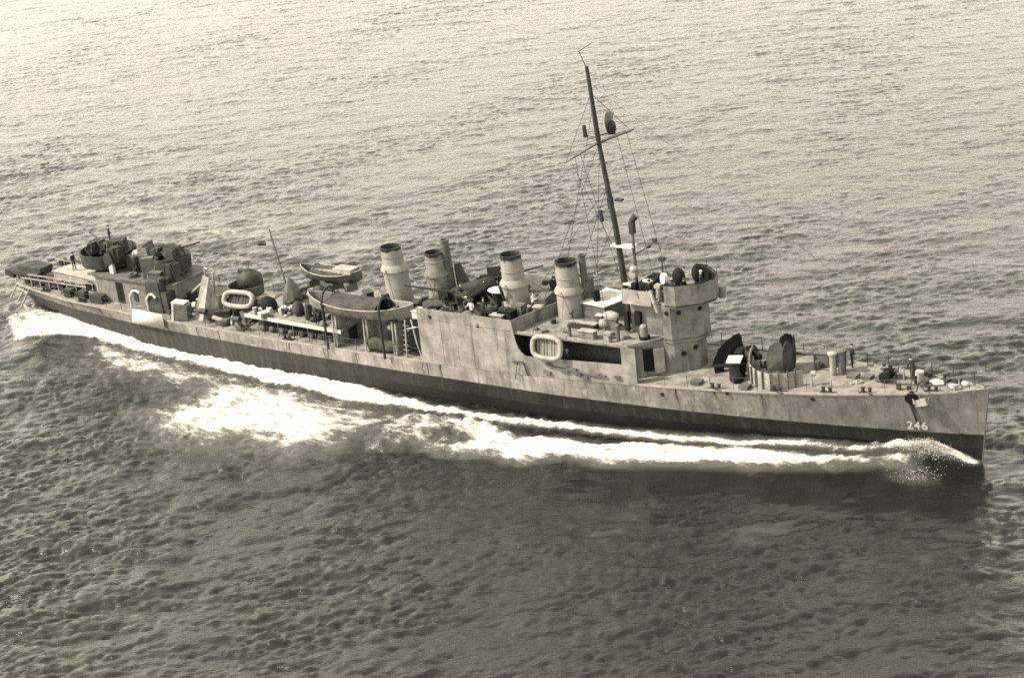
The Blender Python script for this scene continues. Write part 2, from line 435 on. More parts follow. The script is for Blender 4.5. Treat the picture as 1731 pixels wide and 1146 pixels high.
def porthole(p, d, par, r=.17):
    mb = MB(); p = Vector(p); d = Vector(d).normalized()
    mb.cyl(p-d*.05, p+d*.03, r, r, 14); o = mb.build('porthole', 'black', par)
    mb = MB(); mb.cyl(p-d*.04, p+d*.02, r+.05, r+.05, 16, cap=False); mb.build('porthole_rim', 'house', o)
porthole((24.15,-2.13,8.85), (0,-1,0), pilot); porthole((24.95,-1.73,8.85), (.61,-.79,0), pilot)
porthole((26.1,-.60,8.95), (.92,-.39,0), pilot)
porthole((25.0,-1.55,5.6), (.6,-.8,0), low); porthole((25.6,-.8,5.9), (.9,-.5,0), low)
porthole((24.95,1.77,8.85), (.55,.85,0), pilot); porthole((25.8,.98,8.85), (.61,.79,0), pilot)
# door in the slanted face, its leaf swung open
a = Vector((21.6,-3.95)); b = Vector((23.45,-2.15)); dd = (b-a).normalized(); nrm = Vector((dd.y, -dd.x))
def onf(t, z, out=0): q = a + dd*t + nrm*out; return (q.x, q.y, z)
mb = MB(); L = (b-a).length
q0, q1 = onf(1.15, 4.35, .015), onf(1.95, 4.35, .015)
mb.add([q0, q1, (q1[0],q1[1],6.15), (q0[0],q0[1],6.15)], [(0,1,2,3)])
mb.build('doorway', 'black', low)
mb = MB(); mb.box(onf(2.30, 5.25, .38), (.8, .07, 1.85), rz=math.atan2(dd.y, dd.x)-.9+math.pi/2-.6); dr = mb.build('door', 'light', low)
mb = MB(); mb.wall([onf(1.05,0,.03)[:2], onf(2.05,0,.03)[:2]], 6.17, 6.28, .06); mb.build('door_frame', 'mid', low)
# after part of the bridge: open house with light panels, platforms, lockers
mb = MB(); mb.box((22.2, 0, 7.95), (3.2, 2.9, 2.35)); mb.build('chart_house', 'house', ship)
mb = MB(); mb.box((22.6, 0, 9.18), (3.3, 4.0, .1)); mb.build('signal_platform', 'deck', ship)
mb = MB(); mb.wall([(20.4,-2.15),(22.9,-2.15)], 9.22, 10.35, .05); mb.wall([(22.9,2.15),(20.4,2.15)], 9.22, 10.35, .05); mb.wall([(20.4,2.1),(20.4,-2.1)], 9.22, 10.1, .05)
mb.build('signal_platform_screen', 'light', ship)
mb = MB(); mb.path([(22.9,-2.1,10.5),(23.3,-2.3,9.6),(23.5,-2.25,8.9)], .14, 8); mb.build('voice_pipe', 'light', ship)
mb = MB(); mb.cyl((22.3,-2.5,7.0),(22.3,-2.5,7.65),.3,.3,14); mb.sph((22.3,-2.5,7.7),(.3,.3,.22)); mb.build('vent_bowl', 'house', ship)
mb = MB(); mb.lathe((22.3,-2.5,6.77),[(.0,.25),(.42,.25),(.42,0)],14); mb.build('vent_base', 'black', ship)
mb = MB(); mb.box((20.4,-1.75,7.7),(.35,.3,1.6)); mb.box((21.3,-1.6,7.9),(.5,.3,1.1)); mb.build('flag_locker', 'black', ship)
# searchlight, signal lamps, director, bearing discs on the upper bridge
def disc(c, r, d, name, mat, par=ship):
    mb = MB(); c = Vector(c); d = Vector(d).normalized(); mb.cyl(c-d*.12, c+d*.12, r, r, 18); return mb.build(name, mat, par)
mb = MB(); mb.cyl((23.7,-1.3,9.6),(23.7,-1.3,10.9),.12,.1,8); s0 = mb.build('searchlight_stand', 'mid', ship); disc((23.7,-1.35,11.25),.42,(-.5,-.8,.15),'searchlight','white', s0)
mb = MB(); mb.cyl((22.6,.3,9.6),(22.6,.3,11.9),.07,.05,8); mb.box((22.6,.3,12.1),(.5,.3,.3)); mb.build('rangefinder_post', 'dark', ship)
mb = MB(); mb.sph((24.7,-.9,11.35),(.5,.45,.7)); mb.cyl((24.7,-.9,9.6),(24.7,-.9,11),.3,.3,12); mb.sph((25.0,1.3,10.9),(.5,.45,.75)); mb.cyl((25.0,1.3,9.6),(25.0,1.3,10.6),.3,.3,12); mb.build('covered_director', 'black', ship)
mb = MB(); mb.box((21.9,-.6,10.35),(.9,1.5,.5), rz=.3); mb.box((21.6,.9,10.0),(.9,.7,1.1)); mb.build('covered_flag_bag', 'black', ship)
mb = MB(); mb.sph((22.1,-1.1,10.8),(.45,.25,.16)); mb.build('canvas_bundle', 'white', ship)
mb = MB(); mb.cyl((26.6,1.9,9.0),(26.6,1.9,9.9),.28,.34,12); mb.cyl((26.4,1.5,9.3),(26.6,1.9,9.3),.05,.05); mb.build('side_lantern', 'light', ship)
mb = MB(); mb.cyl((23.0,-1.1,9.6),(23.0,-1.1,10.4),.25,.2,10); mb.box((23.0,-1.1,10.5),(.5,.5,.25)); mb.build('compass_binnacle', 'light', ship)
mb = MB(); mb.box((24.3,-.6,10.1),(.5,.6,.9)); mb.box((25.6,-.2,10.0),(.4,.9,.7)); mb.cyl((24.8,-.9,9.7),(24.8,-.9,10.7),.16,.16,10); mb.build('chart_table', 'dark', ship)

# clutter on the superstructure deck round funnel and mast
mb = MB(); mb.prism([(15.4,-.2),(17.6,-.5),(18.6,2.6),(15.6,3.0)], SD, 7.95); mb.build('galley_house', 'mid', ship)
mb = MB(); mb.prism([(15.3,-.3),(17.7,-.6),(18.7,2.7),(15.5,3.1)], 7.96, 8.06); mb.build('galley_roof', 'white', ship)
mb = MB(); mb.box((16.6,-2.0,6.95),(2.3,.8,.42)); mb.build('deck_locker', 'dark', ship)
mb = MB(); mb.box((16.6,-2.0,7.19),(2.4,.5,.06)); mb.build('locker_lid', 'light', ship)
def ready_box(c, d, rz=0, mats=('house','light')):
    mb = MB(); mb.box((c[0],c[1],c[2]+d[2]/2), d, rz=rz); o = mb.build('ready_locker', mats[0], ship)
    mb = MB(); mb.box((c[0],c[1],c[2]+d[2]+.04), (d[0]+.1,d[1]+.1,.07), rz=rz); mb.build('locker_lid', mats[1], o); return o
ready_box((18.1,-3.7,SD),(1.3,.55,.55),.0); ready_box((18.9,-1.6,SD),(.9,.7,.9),.3); ready_box((17.4,-.9,SD),(.5,.4,.7),.1,('mid','white')); ready_box((14.0,3.1,SD),(1.2,.8,.8)); ready_box((19.6,-3.3,SD),(.5,.5,.4),0,('light','light'))
mb = MB(); mb.sph((18.9,-1.6,7.85),(.7,.45,.35),12,8); mb.sph((18.4,-1.9,7.3),(.45,.4,.35)); mb.build('canvas_roll', 'light', ship, jitter=.03)
mb = MB()
for x, y, h in ((16.6,-3.9,.95),(20.6,-3.4,1.15),(20.2,-3.9,.5),(15.0,-1.2,.8)):
    mb.cyl((x,y,SD),(x,y,SD+h),.13,.13,10); mb.sph((x,y,SD+h),(.2,.2,.18))
mb.build('cowl_vent', 'mid', ship)
mb = MB()
for x, y in ((14.2,-3.8),(15.8,-3.4),(19.5,-2.6),(20.9,-2.8),(21.6,-1.9),(17.6,-3.0)):
    mb.box((x,y,SD+.09),(random.uniform(.2,.6),random.uniform(.15,.4),.18),rz=random.uniform(0,1))
mb.build('deck_fitting', 'mid', ship, jitter=.02)

# ------------------------------------------------------------------ funnels
def funnel(x, base, rake, top=11.15, pipe=None, k=1.0, mat='funnel'):
    mb = MB()
    def c(z): return (x - (z-6)*rake, 0, 0)
    H = [(base,1.02),(8.75,.98)]
    sec = [(base,1.03),(8.7,.98),(8.72,1.13),(8.9,1.10),(9.25,.86),(top-.28,.80),(top-.06,.80),(top,.84),(top,.76),(top-1.6,.74)]
    n = 28; 
    for z, r in sec:
        cc = c(z)
        for i in range(n):
            an_ = 2*math.pi*i/n; mb.v.append((cc[0]+k*r*1.06*math.cos(an_), k*r*math.sin(an_), z))
    for j in range(len(sec)-1):
        for i in range(n): mb.f.append((j*n+i, j*n+(i+1)%n, (j+1)*n+(i+1)%n, (j+1)*n+i))
    f = mb.build('funnel', mat, ship, 30)
    mb = MB(); k0 = len(mb.v)
    for j, (zz, rr) in enumerate(((top-.24,.80),(top-.05,.815),(top+.012,.855),(top+.012,.75),(top-1.3,.735))):
        for i in range(n):
            an_ = 2*math.pi*i/n; z2 = zz + (.07*math.sin(an_*3+x)+.05*math.sin(an_*7+x*2) if j == 0 else 0); cc = c(z2)
            r3 = (rr + .008)*k; mb.v.append((cc[0]+r3*1.06*math.cos(an_), r3*math.sin(an_), z2))
    for j in range(4):
        for i in range(n): mb.f.append((j*n+i, j*n+(i+1)%n, (j+1)*n+(i+1)%n, (j+1)*n+i))
    mb.build('sooty_rim', 'dark', f)
    mb = MB(); cc = c(top-1.5); mb.cyl((cc[0],0,top-1.62),(cc[0],0,top-1.5),.75*k,.75*k,20); mb.build('uptake', 'black', f)
    mb = MB()
    for z in (9.9,):
        r = .85*k; cc = c(z)
        for i in range(n):
            pass
        mb.lathe((cc[0],0,z), [(r*1.03,0),(r*1.05,.03),(r*1.05,.07),(r*1.03,.1)], 28, 1.06, 1)
    mb.build('funnel_band', 'light', f)
    if pipe:
        mb = MB(); px, py, r, ht = pipe
        mb.path([(x+px,py,base),(x+px-(ht-base)*rake,py,ht)], [r*1.1, r], 12)
        mb.lathe((x+px-(ht-base)*rake,py,ht),[(r,0),(r*1.15,.02),(r*1.15,.16),(r*.8,.16),(r*.8,-.1),(0,-.1)],12)
        mb.build('steam_pipe', 'mid', f)
    mb = MB()
    for s_ in (-1,1):
        cc = c(9.0); mb.cyl((cc[0],s_*1.1,9.0),(x+2.2,s_*2.6,base+.1),.018,.018,4); mb.cyl((cc[0],s_*1.1,9.0),(x-2.4,s_*2.4,base+.1),.018,.018,4)
    mb.build('guy_wire', 'dark', f)
    return f
funnel(14.25, SD, .03, 11.2, (1.0,.75,.26,11.4))
funnel(9.1, GD, .04, 11.2)
funnel(1.45, 3.2, .05, 10.6, (1.0,.55,.36,11.4), .88, 'house')
funnel(-2.75, 3.2, .10, 10.65)
mb = MB(); mb.path([(3.3,1.2,6.5),(2.7,1.0,9.5)],[.75,.28],12); mb.build('dark_ventilator', 'dark', ship)
mb = MB(); mb.cyl((15.5,.9,SD),(15.5,.9,9.6),.34,.34,14); mb.lathe((15.5,.9,9.6),[(.34,0),(.4,.02),(.4,.1),(0,.12)],14); mb.build('galley_pipe', 'mid', ship)
mb = MB(); mb.cyl((16.4,.4,8.05),(16.3,.4,8.9),.26,.34,10); mb.build('cowl_ventilator', 'black', ship)

# ------------------------------------------------------------------ masts
mast = MB(); mast.path([(19.6,0,6.7),(19.0,0,14.3),(18.2,0,21.0)],[.26,.22,.17],12); mast.path([(18.2,0,21.0),(17.8,0,26.5)],[.20,.13],10)
fm = mast.build('foremast', 'dark', ship)
mb = MB(); mb.path([(17.85,0,26.2),(17.25,0,27.6)],[.05,.03],6); mb.path([(17.25,-.05,27.6),(17.5,1.6,27.9)],[.03,.02],6); mb.build('antenna', 'mid', fm)
mb = MB(); mb.path([(18.2,-4.6,20.55),(18.2,0,20.8)],[.04,.08],6); mb.path([(18.2,0,20.8),(18.3,4.7,20.5)],[.12,.07],6); mb.build('yard', 'mid', fm)
mb = MB(); mb.cyl((17.2,-.15,21.2),(17.15,-.15,22.1),.17,.14,8); mb.cyl((17.2,-.15,21.3),(18.1,0,21.2),.03,.03,6); mb.cyl((17.9,-.1,14.7),(17.85,-.1,15.6),.16,.13,8); mb.cyl((17.9,-.1,14.9),(18.9,0,14.8),.03,.03,6); mb.build('signal_lantern', 'dark', fm)
mb = MB()
# curved radar reflector facing aft-starboard
for i in range(9):
    for j in range(7):
        u = (i-4)/4; v = (j-3)/3
        mb.v.append((19.15+.22*(u*u+v*v)-.1, .95*u*.55, 22.35+.85*v-.15*u))
for i in range(8):
    for j in range(6):
        a = i*7+j; mb.f.append((a, a+7, a+8, a+1))
ro = mb.build('radar_reflector', 'light', fm, 60); so = ro.modifiers.new('Solidify','SOLIDIFY'); so.thickness = .06
mb = MB(); mb.cyl((18.2,0,21.3),(19.1,0,21.6),.06,.06); mb.sph((19.45,.1,22.0),(.28,.38,.55)); mb.build('radar_housing', 'dark', fm)
mb = MB(); mb.box((18.75,0,16.2),(.35,.35,.9)); mb.box((19.35,.3,16.4),(.6,.4,.15)); mb.build('mast_box', 'dark', fm)
mb = MB(); mb.box((19.55,0,12.95),(1.9,.9,.12)); mb.box((19.85,0,10.0),(.9,.8,.12)); mb.build('mast_platform', 'white', fm)
mb = MB(); mb.path([(20.35,0,SD),(20.45,0,14.6)],[.2,.1],10); pm = mb.build('pole_mast', 'mid', ship)
mb = MB(); mb.box((20.45,0,14.4),(.38,.38,.9)); mb.cyl((20.35,0,14.8),(20.7,.2,15.3),.2,.28,10); mb.build('signal_lamp', 'dark', pm)
mb = MB(); mb.box((20.4,-.3,10.9),(.55,.5,.4)); mb.sph((20.5,-.35,11.3),(.35,.3,.28)); mb.box((20.45,-.3,8.4),(.45,.4,1.3)); mb.sph((20.5,-.5,8.0),(.35,.3,.3)); mb.build('lamp_box', 'light', pm)
mb = MB(); mb.path([(20.45,0,12.3),(21.3,.15,12.8),(21.9,.3,13.2)],[.05,.05,.05],6); mb.sph((21.6,.2,13.0),(.2,.2,.16)); mb.box((22.05,.4,13.45),(.3,.2,.35)); mb.build('side_bracket', 'dark', pm)
mb = MB(); mb.box((20.55,-.55,9.7),(.4,.4,1.2)); mb.build('speaker_horn', 'black', pm)
def wires(name, segs, par, r=.014):
    mb = MB()
    for a_, b_ in segs: mb.cyl(a_, b_, r, r, 4, cap=False)
    return mb.build(name, 'dark', par)
wires('forestay', [((17.9,0,25.3),(46.5,0,6.2))], fm, .009)
wires('mast_stay', [((18.3,0,20.9),(13.6,-4.5,6.9)), ((18.3,0,20.9),(13.6,4.5,6.9)), ((18.9,0,14.6),(16.6,-4.5,6.8)), ((18.9,0,14.6),(16.6,4.5,6.8)),
   ((18.2,-4.4,20.55),(17.95,0,24.5)), ((18.2,4.4,20.5),(17.95,0,24.5)), ((18.2,-3.8,20.6),(22.0,-2.1,9.4)), ((18.2,3.8,20.6),(22.0,2.1,9.4)), ((18.2,-4.4,20.55),(-16.35,-.5,10.4)), ((18.2,4.4,20.5),(-16.35,.5,10.4)), ((18.6,0,17.5),(11.5,-4.4,6.9)), ((18.6,0,17.5),(11.5,4.4,6.9)), ((18.2,-2.5,20.7),(20.8,-2.0,9.3)), ((18.2,2.5,20.7),(20.8,2.0,9.3)), ((18.2,-3.2,20.65),(19.6,-3.0,6.9)), ((18.0,0,23.5),(14.3,0,11.3))], fm, .02)
mb = MB(); mb.path([(-14.9,0,3.1),(-16.4,0,10.9)],[.10,.05],8); mm_ = mb.build('mainmast', 'mid', ship)
mb = MB(); mb.cyl((-16.3,0,10.1),(-17.9,0,9.6),.02,.02,5); mb.build('gaff', 'mid', mm_)
wires('mainmast_stay', [((-16.35,0,10.7),(-12.5,-3.2,3.2)), ((-16.35,0,10.7),(-12.5,3.2,3.2)), ((-16.35,0,10.7),(-27.6,0,6.0))], mm_, .012)
mb = MB()
for i in range(7):
    u = i/6
    for v in (0, 1): mb.v.append((-17.05-.95*u, .07*math.sin(u*5), 9.35+.45*v-.08*u))
mb.f = [(2*i, 2*i+2, 2*i+3, 2*i+1) for i in range(6)]
fl = mb.build('flag', 'camo', None, 60); fl.modifiers.new('Solidify','SOLIDIFY').thickness = .01
tag(fl, 'small dark flag flying from the thin mast aft of the last funnel', 'flag')
mb = MB(); mb.path([(46.9,0,5.5),(46.7,0,6.6)],[.04,.025],6); mb.build('jackstaff', 'mid', ship)

# ------------------------------------------------------------------ rails
def rail(x0, x1, step, side, inset=.12, h=1.0, rows=(.5, 1.0), r=.018, name='guard_rail', zf=None, mat='mid'):
    mb = MB(); n = max(1, int(round((x1-x0)/step))); pts = []
    for i in range(n+1):
        x = x0+(x1-x0)*i/n; y = side*(hb(x)-inset); z = (zf or dz)(x)
        mb.cyl((x,y,z-.02),(x,y,z+h),r*1.25,r*1.25,5); pts.append((x,y,z))
    for q in rows:
        for a_, b_ in zip(pts, pts[1:]): mb.cyl((a_[0],a_[1],a_[2]+h*q),(b_[0],b_[1],b_[2]+h*q),r*.7,r*.7,4,cap=False)
    return mb.build(name, mat, ship)
rail(23.0, 46.8, 1.9, -1); rail(23.0, 46.8, 1.9, 1, mat='dark', r=.024); rail(-45, 2.2, 2.1, -1, r=.016); rail(-45, 2.2, 2.1, 1)
mb = MB()
for i in range(12):
    x = 12.3+i*.85; y = 4.45; mb.cyl((x,-y,SD),(x,-y,SD+.9),.014,.014,5)
    mb.cyl((x,y,SD),(x,y,SD+.9),.014,.014,5)
mb.build('superstructure_rail', 'mid', ship)

# ------------------------------------------------------------------ foredeck
def cleat_pair(x, y, name='bollard', s=1.0, mat='dark', rz=0):
    z = dz(x)+.0; mb = MB()
    for d in (-.26, .26):
        px, py = x+d*math.cos(rz)*s, y+d*math.sin(rz)*s
        mb.cyl((px,py,z-.02),(px,py,z+.36*s),.12*s,.12*s,10); mb.cyl((px,py,z+.36*s),(px,py,z+.42*s),.16*s,.16*s,10)
    mb.box((x,y,z+.03),(1.0*s,.35*s,.08),rz=rz)
    return mb.build(name, mat, ship)
for x, y in ((37.2,-2.75),(33.6,-3.35),(40.0,-2.25),(44.4,-1.1),(28.9,-3.85),(44.6,1.1),(39.5,2.2),(-44,-2.4),(-38,-3.4),(-12,-4.4)): cleat_pair(x, y)
# gun screen / breakwater
scr = [(29.0,1.6),(29.7,-.2),(30.6,-1.9),(31.7,-2.9),(33.0,-3.2),(34.1,-2.7),(34.9,-1.8)]
mb = MB(); mb.wall(scr, [dz(p[0])-.02 for p in scr], [dz(p[0])+1.45-.05*i for i, p in enumerate(scr)], .05); bwk = mb.build('gun_screen', 'light', ship, 20)
mb = MB()
for i in range(len(scr)-1):
    for t in (0.02, .5):
        p = Vector(scr[i]).lerp(Vector(scr[i+1]), t); d = (Vector(scr[i+1])-Vector(scr[i])).normalized(); nrm_ = Vector((d.y,-d.x))
        mb.box((p.x+nrm_.x*.07, p.y+nrm_.y*.07, dz(p.x)+.7),(.09,.12,1.4), rz=math.atan2(d.y,d.x))
mb.build('screen_rib', 'mid', bwk)
mb = MB(); mb.box((28.9,-.2,dz(29)+.9),(.5,1.4,1.5), rz=.3); mb.box((29.7,.9,dz(29)+1.0),(1.3,.25,.35),rz=-.6); mb.build('shell_rack', 'black', ship)
# white-topped locker
mb = MB(); mb.box((29.35,-1.75,dz(29.3)+.75),(.75,.7,1.5),rz=.35); lk = mb.build('tall_locker', 'dark', ship)
mb = MB(); mb.box((29.4,-1.8,dz(29.3)+1.56),(1.05,1.35,.10),rz=.35); mb.build('locker_top', 'white', lk)
mb = MB(); mb.sph((29.8,-2.3,dz(29.8)+.35),(.55,.55,.42)); tag(mb.build('tarpaulin_bundle', 'black', jitter=.03), 'round black tarpaulin bundle at the foot of the white-topped locker on the foredeck', 'bundle')
# standing black tarpaulin in front of the bridge
mb = MB(); T0 = [(26.3,-.2,4.05),(27.9,-.2,4.1),(28.35,2.2,4.15),(26.7,2.4,4.1)]; T1 = [(26.5,.7,5.3),(27.8,.9,6.5),(28.0,1.5,6.45),(26.7,1.7,5.2)]
mb.add(T0+T1, [(3,2,1,0),(4,5,6,7),(0,1,5,4),(1,2,6,5),(2,3,7,6),(3,0,4,7)])
tp = mb.build('covered_mortar', 'black', None, 0); tag(tp, 'tall black tarpaulin peak draped over a mount just in front of the bridge', 'covered mount')
sb = tp.modifiers.new('Subdivision','SUBSURF'); sb.subdivision_type = 'SIMPLE'; sb.levels = sb.render_levels = 3
dtex = bpy.data.textures.new('folds','CLOUDS'); dtex.noise_scale = .8; dm = tp.modifiers.new('Displace','DISPLACE'); dm.texture = dtex; dm.strength = .3; dm.mid_level = .5

# ------------------------------------------------------------------ deck guns
def gun_parts(root, barrel=3.6, elev=4, shield=True, cal=.085, mats=('steel','dark'), ring=True):
    e = R(elev)
    mb = MB(); mb.lathe((0,0,0),[(.75,0),(.7,.12),(.42,.22),(.36,.95),(.0,.95)],18); mb.build('pedestal','mid',root)
    mb = MB(); mb.box((0,0,1.25),(.9,.55,.6)); mb.box((0,.38,1.3),(.8,.12,.8)); mb.box((0,-.38,1.3),(.8,.12,.8)); mb.cyl((-.1,.45,1.1),(-.1,.8,1.1),.18,.18,12); mb.build('carriage',mats[0],root)
    mb = MB(); c, s_ = math.cos(e), math.sin(e)
    mb.cyl((-1.0*c,0,1.5-s_),(.5*c,0,1.5+.5*s_),cal*2.1,cal*1.9,12); mb.cyl((.5*c,0,1.5+.5*s_),(barrel*c,0,1.5+barrel*s_),cal*1.3,cal*.8,12); mb.cyl((barrel*c,0,1.5+barrel*s_),((barrel+.12)*c,0,1.5+(barrel+.12)*s_),cal*1.05,cal*1.05,12)
    mb.box((-.9*c,0,1.5-.9*s_),(.4,.38,.42)); mb.build('barrel',mats[0],root)
    mb = MB(); mb.box((-.2,.75,.95),(.5,.4,.05)); mb.box((-.2,-.75,.95),(.5,.4,.05)); mb.cyl((-.2,.75,.2),(-.2,.75,.95),.05,.05,6); mb.cyl((-.2,-.75,.2),(-.2,-.75,.95),.05,.05,6); mb.build('seat',mats[0],root)
    if shield:
        for s2 in (-1, 1):
            smat = mats[1] if s2 > 0 else 'camo'  # starboard half greyer, port half black: lit and shaded faces painted in
            prof = [(.03,.35),(.03,1.9),(.15,2.3),(.42,2.6),(.68,2.66),(.93,2.45),(1.1,2.15),(1.2,1.5),(1.15,.5)]
            mb = MB(); n = len(prof)
            vs = [(.75-.35*(y/1.1), s2*y, z) for y, z in prof] + [(.68-.35*(y/1.1), s2*y, z) for y, z in prof]
            mb.add(vs, [tuple(range(n)), tuple(reversed(range(n,2*n)))] + [(i,(i+1)%n,n+(i+1)%n,n+i) for i in range(n)])
            # side wing
            w = [(.38,1.15,.45),(.36,1.17,1.5),(.38,1.08,2.15),(.2,.9,2.6),(-.25,.85,2.65),(-.7,.95,2.25),(-.95,1.1,1.4),(-.85,1.25,.5)]
            k = len(w); vs = [(x,s2*y,z) for x,y,z in w] + [(x,s2*(y-.05),z) for x,y,z in w]
            mb.add(vs, [tuple(range(k)), tuple(reversed(range(k,2*k)))] + [(i,(i+1)%k,k+(i+1)%k,k+i) for i in range(k)])
            mb.build('shield', smat, root, 0)
fg = thing('deck_gun', 'forward gun with a dark split shield, its barrel pointing at the bow', 'gun', (32.4,.2,dz(32.4)+.05), R(4))
gun_parts(fg, 3.9, 3, mats=('steel','black'))
mb = MB(); mb.lathe((32.4,.2,dz(32.4)+.02),[(1.5,0),(1.5,.1),(0,.1)],28); mb.build('gun_ring','mid',ship)
# things forward of the gun
mb = MB(); z = dz(35)+.1; mb.box((34.6,2.0,z+.5),(1.2,.9,1.0)); mb.box((35.6,2.1,z+.6),(.18,.7,1.2)); mb.cyl((34.5,1.2,z),(34.5,1.2,z+.55),.25,.2,10); mb.build('wave_break_locker','mid',ship)
for i,(x,y,h) in enumerate(((36.2,.3,1.5),(36.75,.55,1.65),(36.5,1.2,1.35))):
    mb = MB(); z = dz(x)+.1; mb.cyl((x,y,z),(x,y,z+h),.24,.24,14); mb.lathe((x,y,z+h),[(.24,0),(.36,.05),(.36,.18),(0,.26)],14); mb.build('mushroom_vent',('light','mid','dark')[i],ship)
mb = MB(); mb.box((35.6,-1.9,dz(35.6)+.5),(.14,.14,1.0)); mb.cyl((35.6,-1.9,dz(35.6)+1.0),(35.9,-1.8,dz(35.6)+1.0),.2,.2,10); mb.build('hose_post','light',ship)
# windlass, chain, hatches, stoppers
z = dz(40.5)+.1
mb = MB(); mb.cyl((40.5,-.4,z+.4),(40.5,.4,z+.4),.27,.27,18); mb.cyl((40.5,-.55,z+.4),(40.5,-.4,z+.4),.38,.38,18); mb.cyl((40.5,.4,z+.4),(40.5,.55,z+.4),.38,.38,18); wd_ = mb.build('windlass','black',ship)
mb = MB(); mb.box((40.15,0,z+.18),(.7,.9,.36)); mb.box((40.9,.8,z+.4),(.2,.2,.7)); mb.build('windlass_bed','mid',wd_)
for y in (-.55,.55):
    mb = MB()
    for i in range(15):
        x = 41.0+i*.2; mb.lathe((x,y+.02*i*(1 if y>0 else -1)*-.0,dz(x)+.17),[(.07,-.03),(.12,0),(.07,.03)],8,1.1,.7)
    mb.build('anchor_chain','dark',ship)
mb = MB(); z = dz(43)+.08
for x,y,sx,sy,sz in ((42.2,.9,.5,.4,.5),(43.6,-.35,.35,.3,.35),(44.9,.3,.3,.5,.3),(43.0,1.3,.6,.3,.35),(45.6,0,.25,.25,.45),(42.0,-1.3,.3,.3,.4)): mb.box((x,y,dz(x)+.1+sz/2),(sx,sy,sz),rz=random.uniform(-.5,.5))
mb.build('deck_stopper','dark',ship)
mb = MB(); mb.cyl((41.6,.4,dz(41.6)+.1),(41.6,.4,dz(41.6)+.9),.07,.07,8); mb.cyl((42.8,.2,dz(42.8)+.1),(42.9,.2,dz(42.8)+.9),.3,.3,12); mb.build('capstan','light',ship)
for i,(x,y,sx,sy) in enumerate(((44.2,.15,1.0,.55),(45.7,-.35,.8,.3),(46.2,.2,.5,.25))):
    mb = MB(); mb.sph((x,y,dz(x)+.16),(sx*.6,sy*.7,.2),14,8); mb.build('canvas_cover','white',ship,jitter=.02)
mb = MB(); mb.path([(43.4,-1.5,dz(43)+.1),(43.7,-1.75,dz(43)+.9),(44.2,-1.85,dz(43)+.35)],.05,6); mb.build('anchor_davit','dark',ship)
mb = MB()
for x in (37.8,38.9,31.0,27.0): mb.box((x,.2 if x>35 else -3.3,dz(x)+.2),(.75,.75,.22))
mb.build('deck_hatch','mid',ship)

# ------------------------------------------------------------------ gun deck amidships
g2 = thing('gun', 'starboard gun on the amidships gun deck, barrel laid aft and down behind the side plating', 'gun', (3.6,-2.1,GD), R(-160), 'guns on the amidships gun deck')
gun_parts(g2, 3.2, 10, False, mats=('steel','dark'))
for i,(x,y,rz,lb) in enumerate(((6.2,2.3,R(35),'port gun between the second and third funnels, partly hidden by its crew'),(10.9,2.9,R(20),'gun beside the second funnel with its barrel pointing out to port and forward'),(5.6,-2.6,R(-40),'gun nearest the starboard parapet aft of the second funnel'))):
    copy_thing(g2, lb, (x,y,GD), rz)
mb = MB(); mb.add([(1.7,-2.6,7.35),(2.2,-3.4,7.15),(5.2,-1.6,7.5),(6.3,1.2,8.3),(5.6,1.7,8.5),(3.6,.3,8.1)],[(0,1,2,3,4,5)])
tp2 = mb.build('gun_cover','dark'); tp2.modifiers.new('Solidify','SOLIDIFY').thickness = .3; tag(tp2,'long dark canvas gun cover lying slantwise across the amidships gun deck','cover')
def dish(c, r, mat, name, sz=.25):
    mb = MB(); mb.sph(c,(r,r*.75,sz),18,10); return mb.build(name, mat, ship, jitter=.01)
dish((5.4,1.2,8.05),.85,'white','canvas_top',.2); dish((7.2,.2,7.95),.95,'white','canvas_top',.2); dish((12.9,2.2,8.0),.7,'light','canvas_top',.14)
mb = MB(); mb.cyl((7.2,.2,GD),(7.2,.2,7.9),.5,.5,14); mb.box((5.2,.4,7.2),(1.2,1.4,.9)); mb.box((9.8,-2.4,7.15),(1.3,1.0,.8)); mb.box((8.0,-2.2,7.0),(.8,1.2,.5)); mb.build('ammunition_rack','black',ship)
mb = MB(); mb.box((10.4,-1.6,7.3),(.9,.8,1.0)); mb.box((11.6,.2,7.4),(.9,1.8,1.3),rz=.2); mb.build('gun_shelter','mid',ship)
ready_box((9.3,-3.0,GD),(1.1,.6,.5),0); ready_box((12.0,-1.3,6.95),(.7,.6,.7),.3); ready_box((1.9,-3.3,6.0),(1.2,.9,.9),.1,('white','white')); ready_box((4.0,-3.8,GD),(1.0,.45,.35),0,('mid','mid'))
mb = MB(); mb.box((5.6,2.3,8.5),(1.5,.14,1.1),rz=.5); mb.box((7.0,2.6,8.5),(.9,.14,1.2),rz=.2); sh_ = mb.build('splinter_shield','dark',ship); mb = MB(); mb.box((6.35,2.4,8.45),(.35,.2,1.2),rz=.3); mb.build('shield_panel','light',sh_)
mb = MB()
for i in range(34):
    x, y = random.uniform(3.2,11), random.uniform(-4,3.8); mb.box((x,y,GD+random.uniform(.1,.6)),(random.uniform(.1,.5),random.uniform(.1,.4),random.uniform(.1,.6)),rz=random.uniform(0,3))
mb.build('gun_deck_gear','mid',ship)
mb = MB(); mb.path([(8.7,-1.1,7.7),(8.6,-1.4,8.9),(8.6,-1.4,9.0)],.12,8); mb.build('exhaust_elbow','dark',ship)

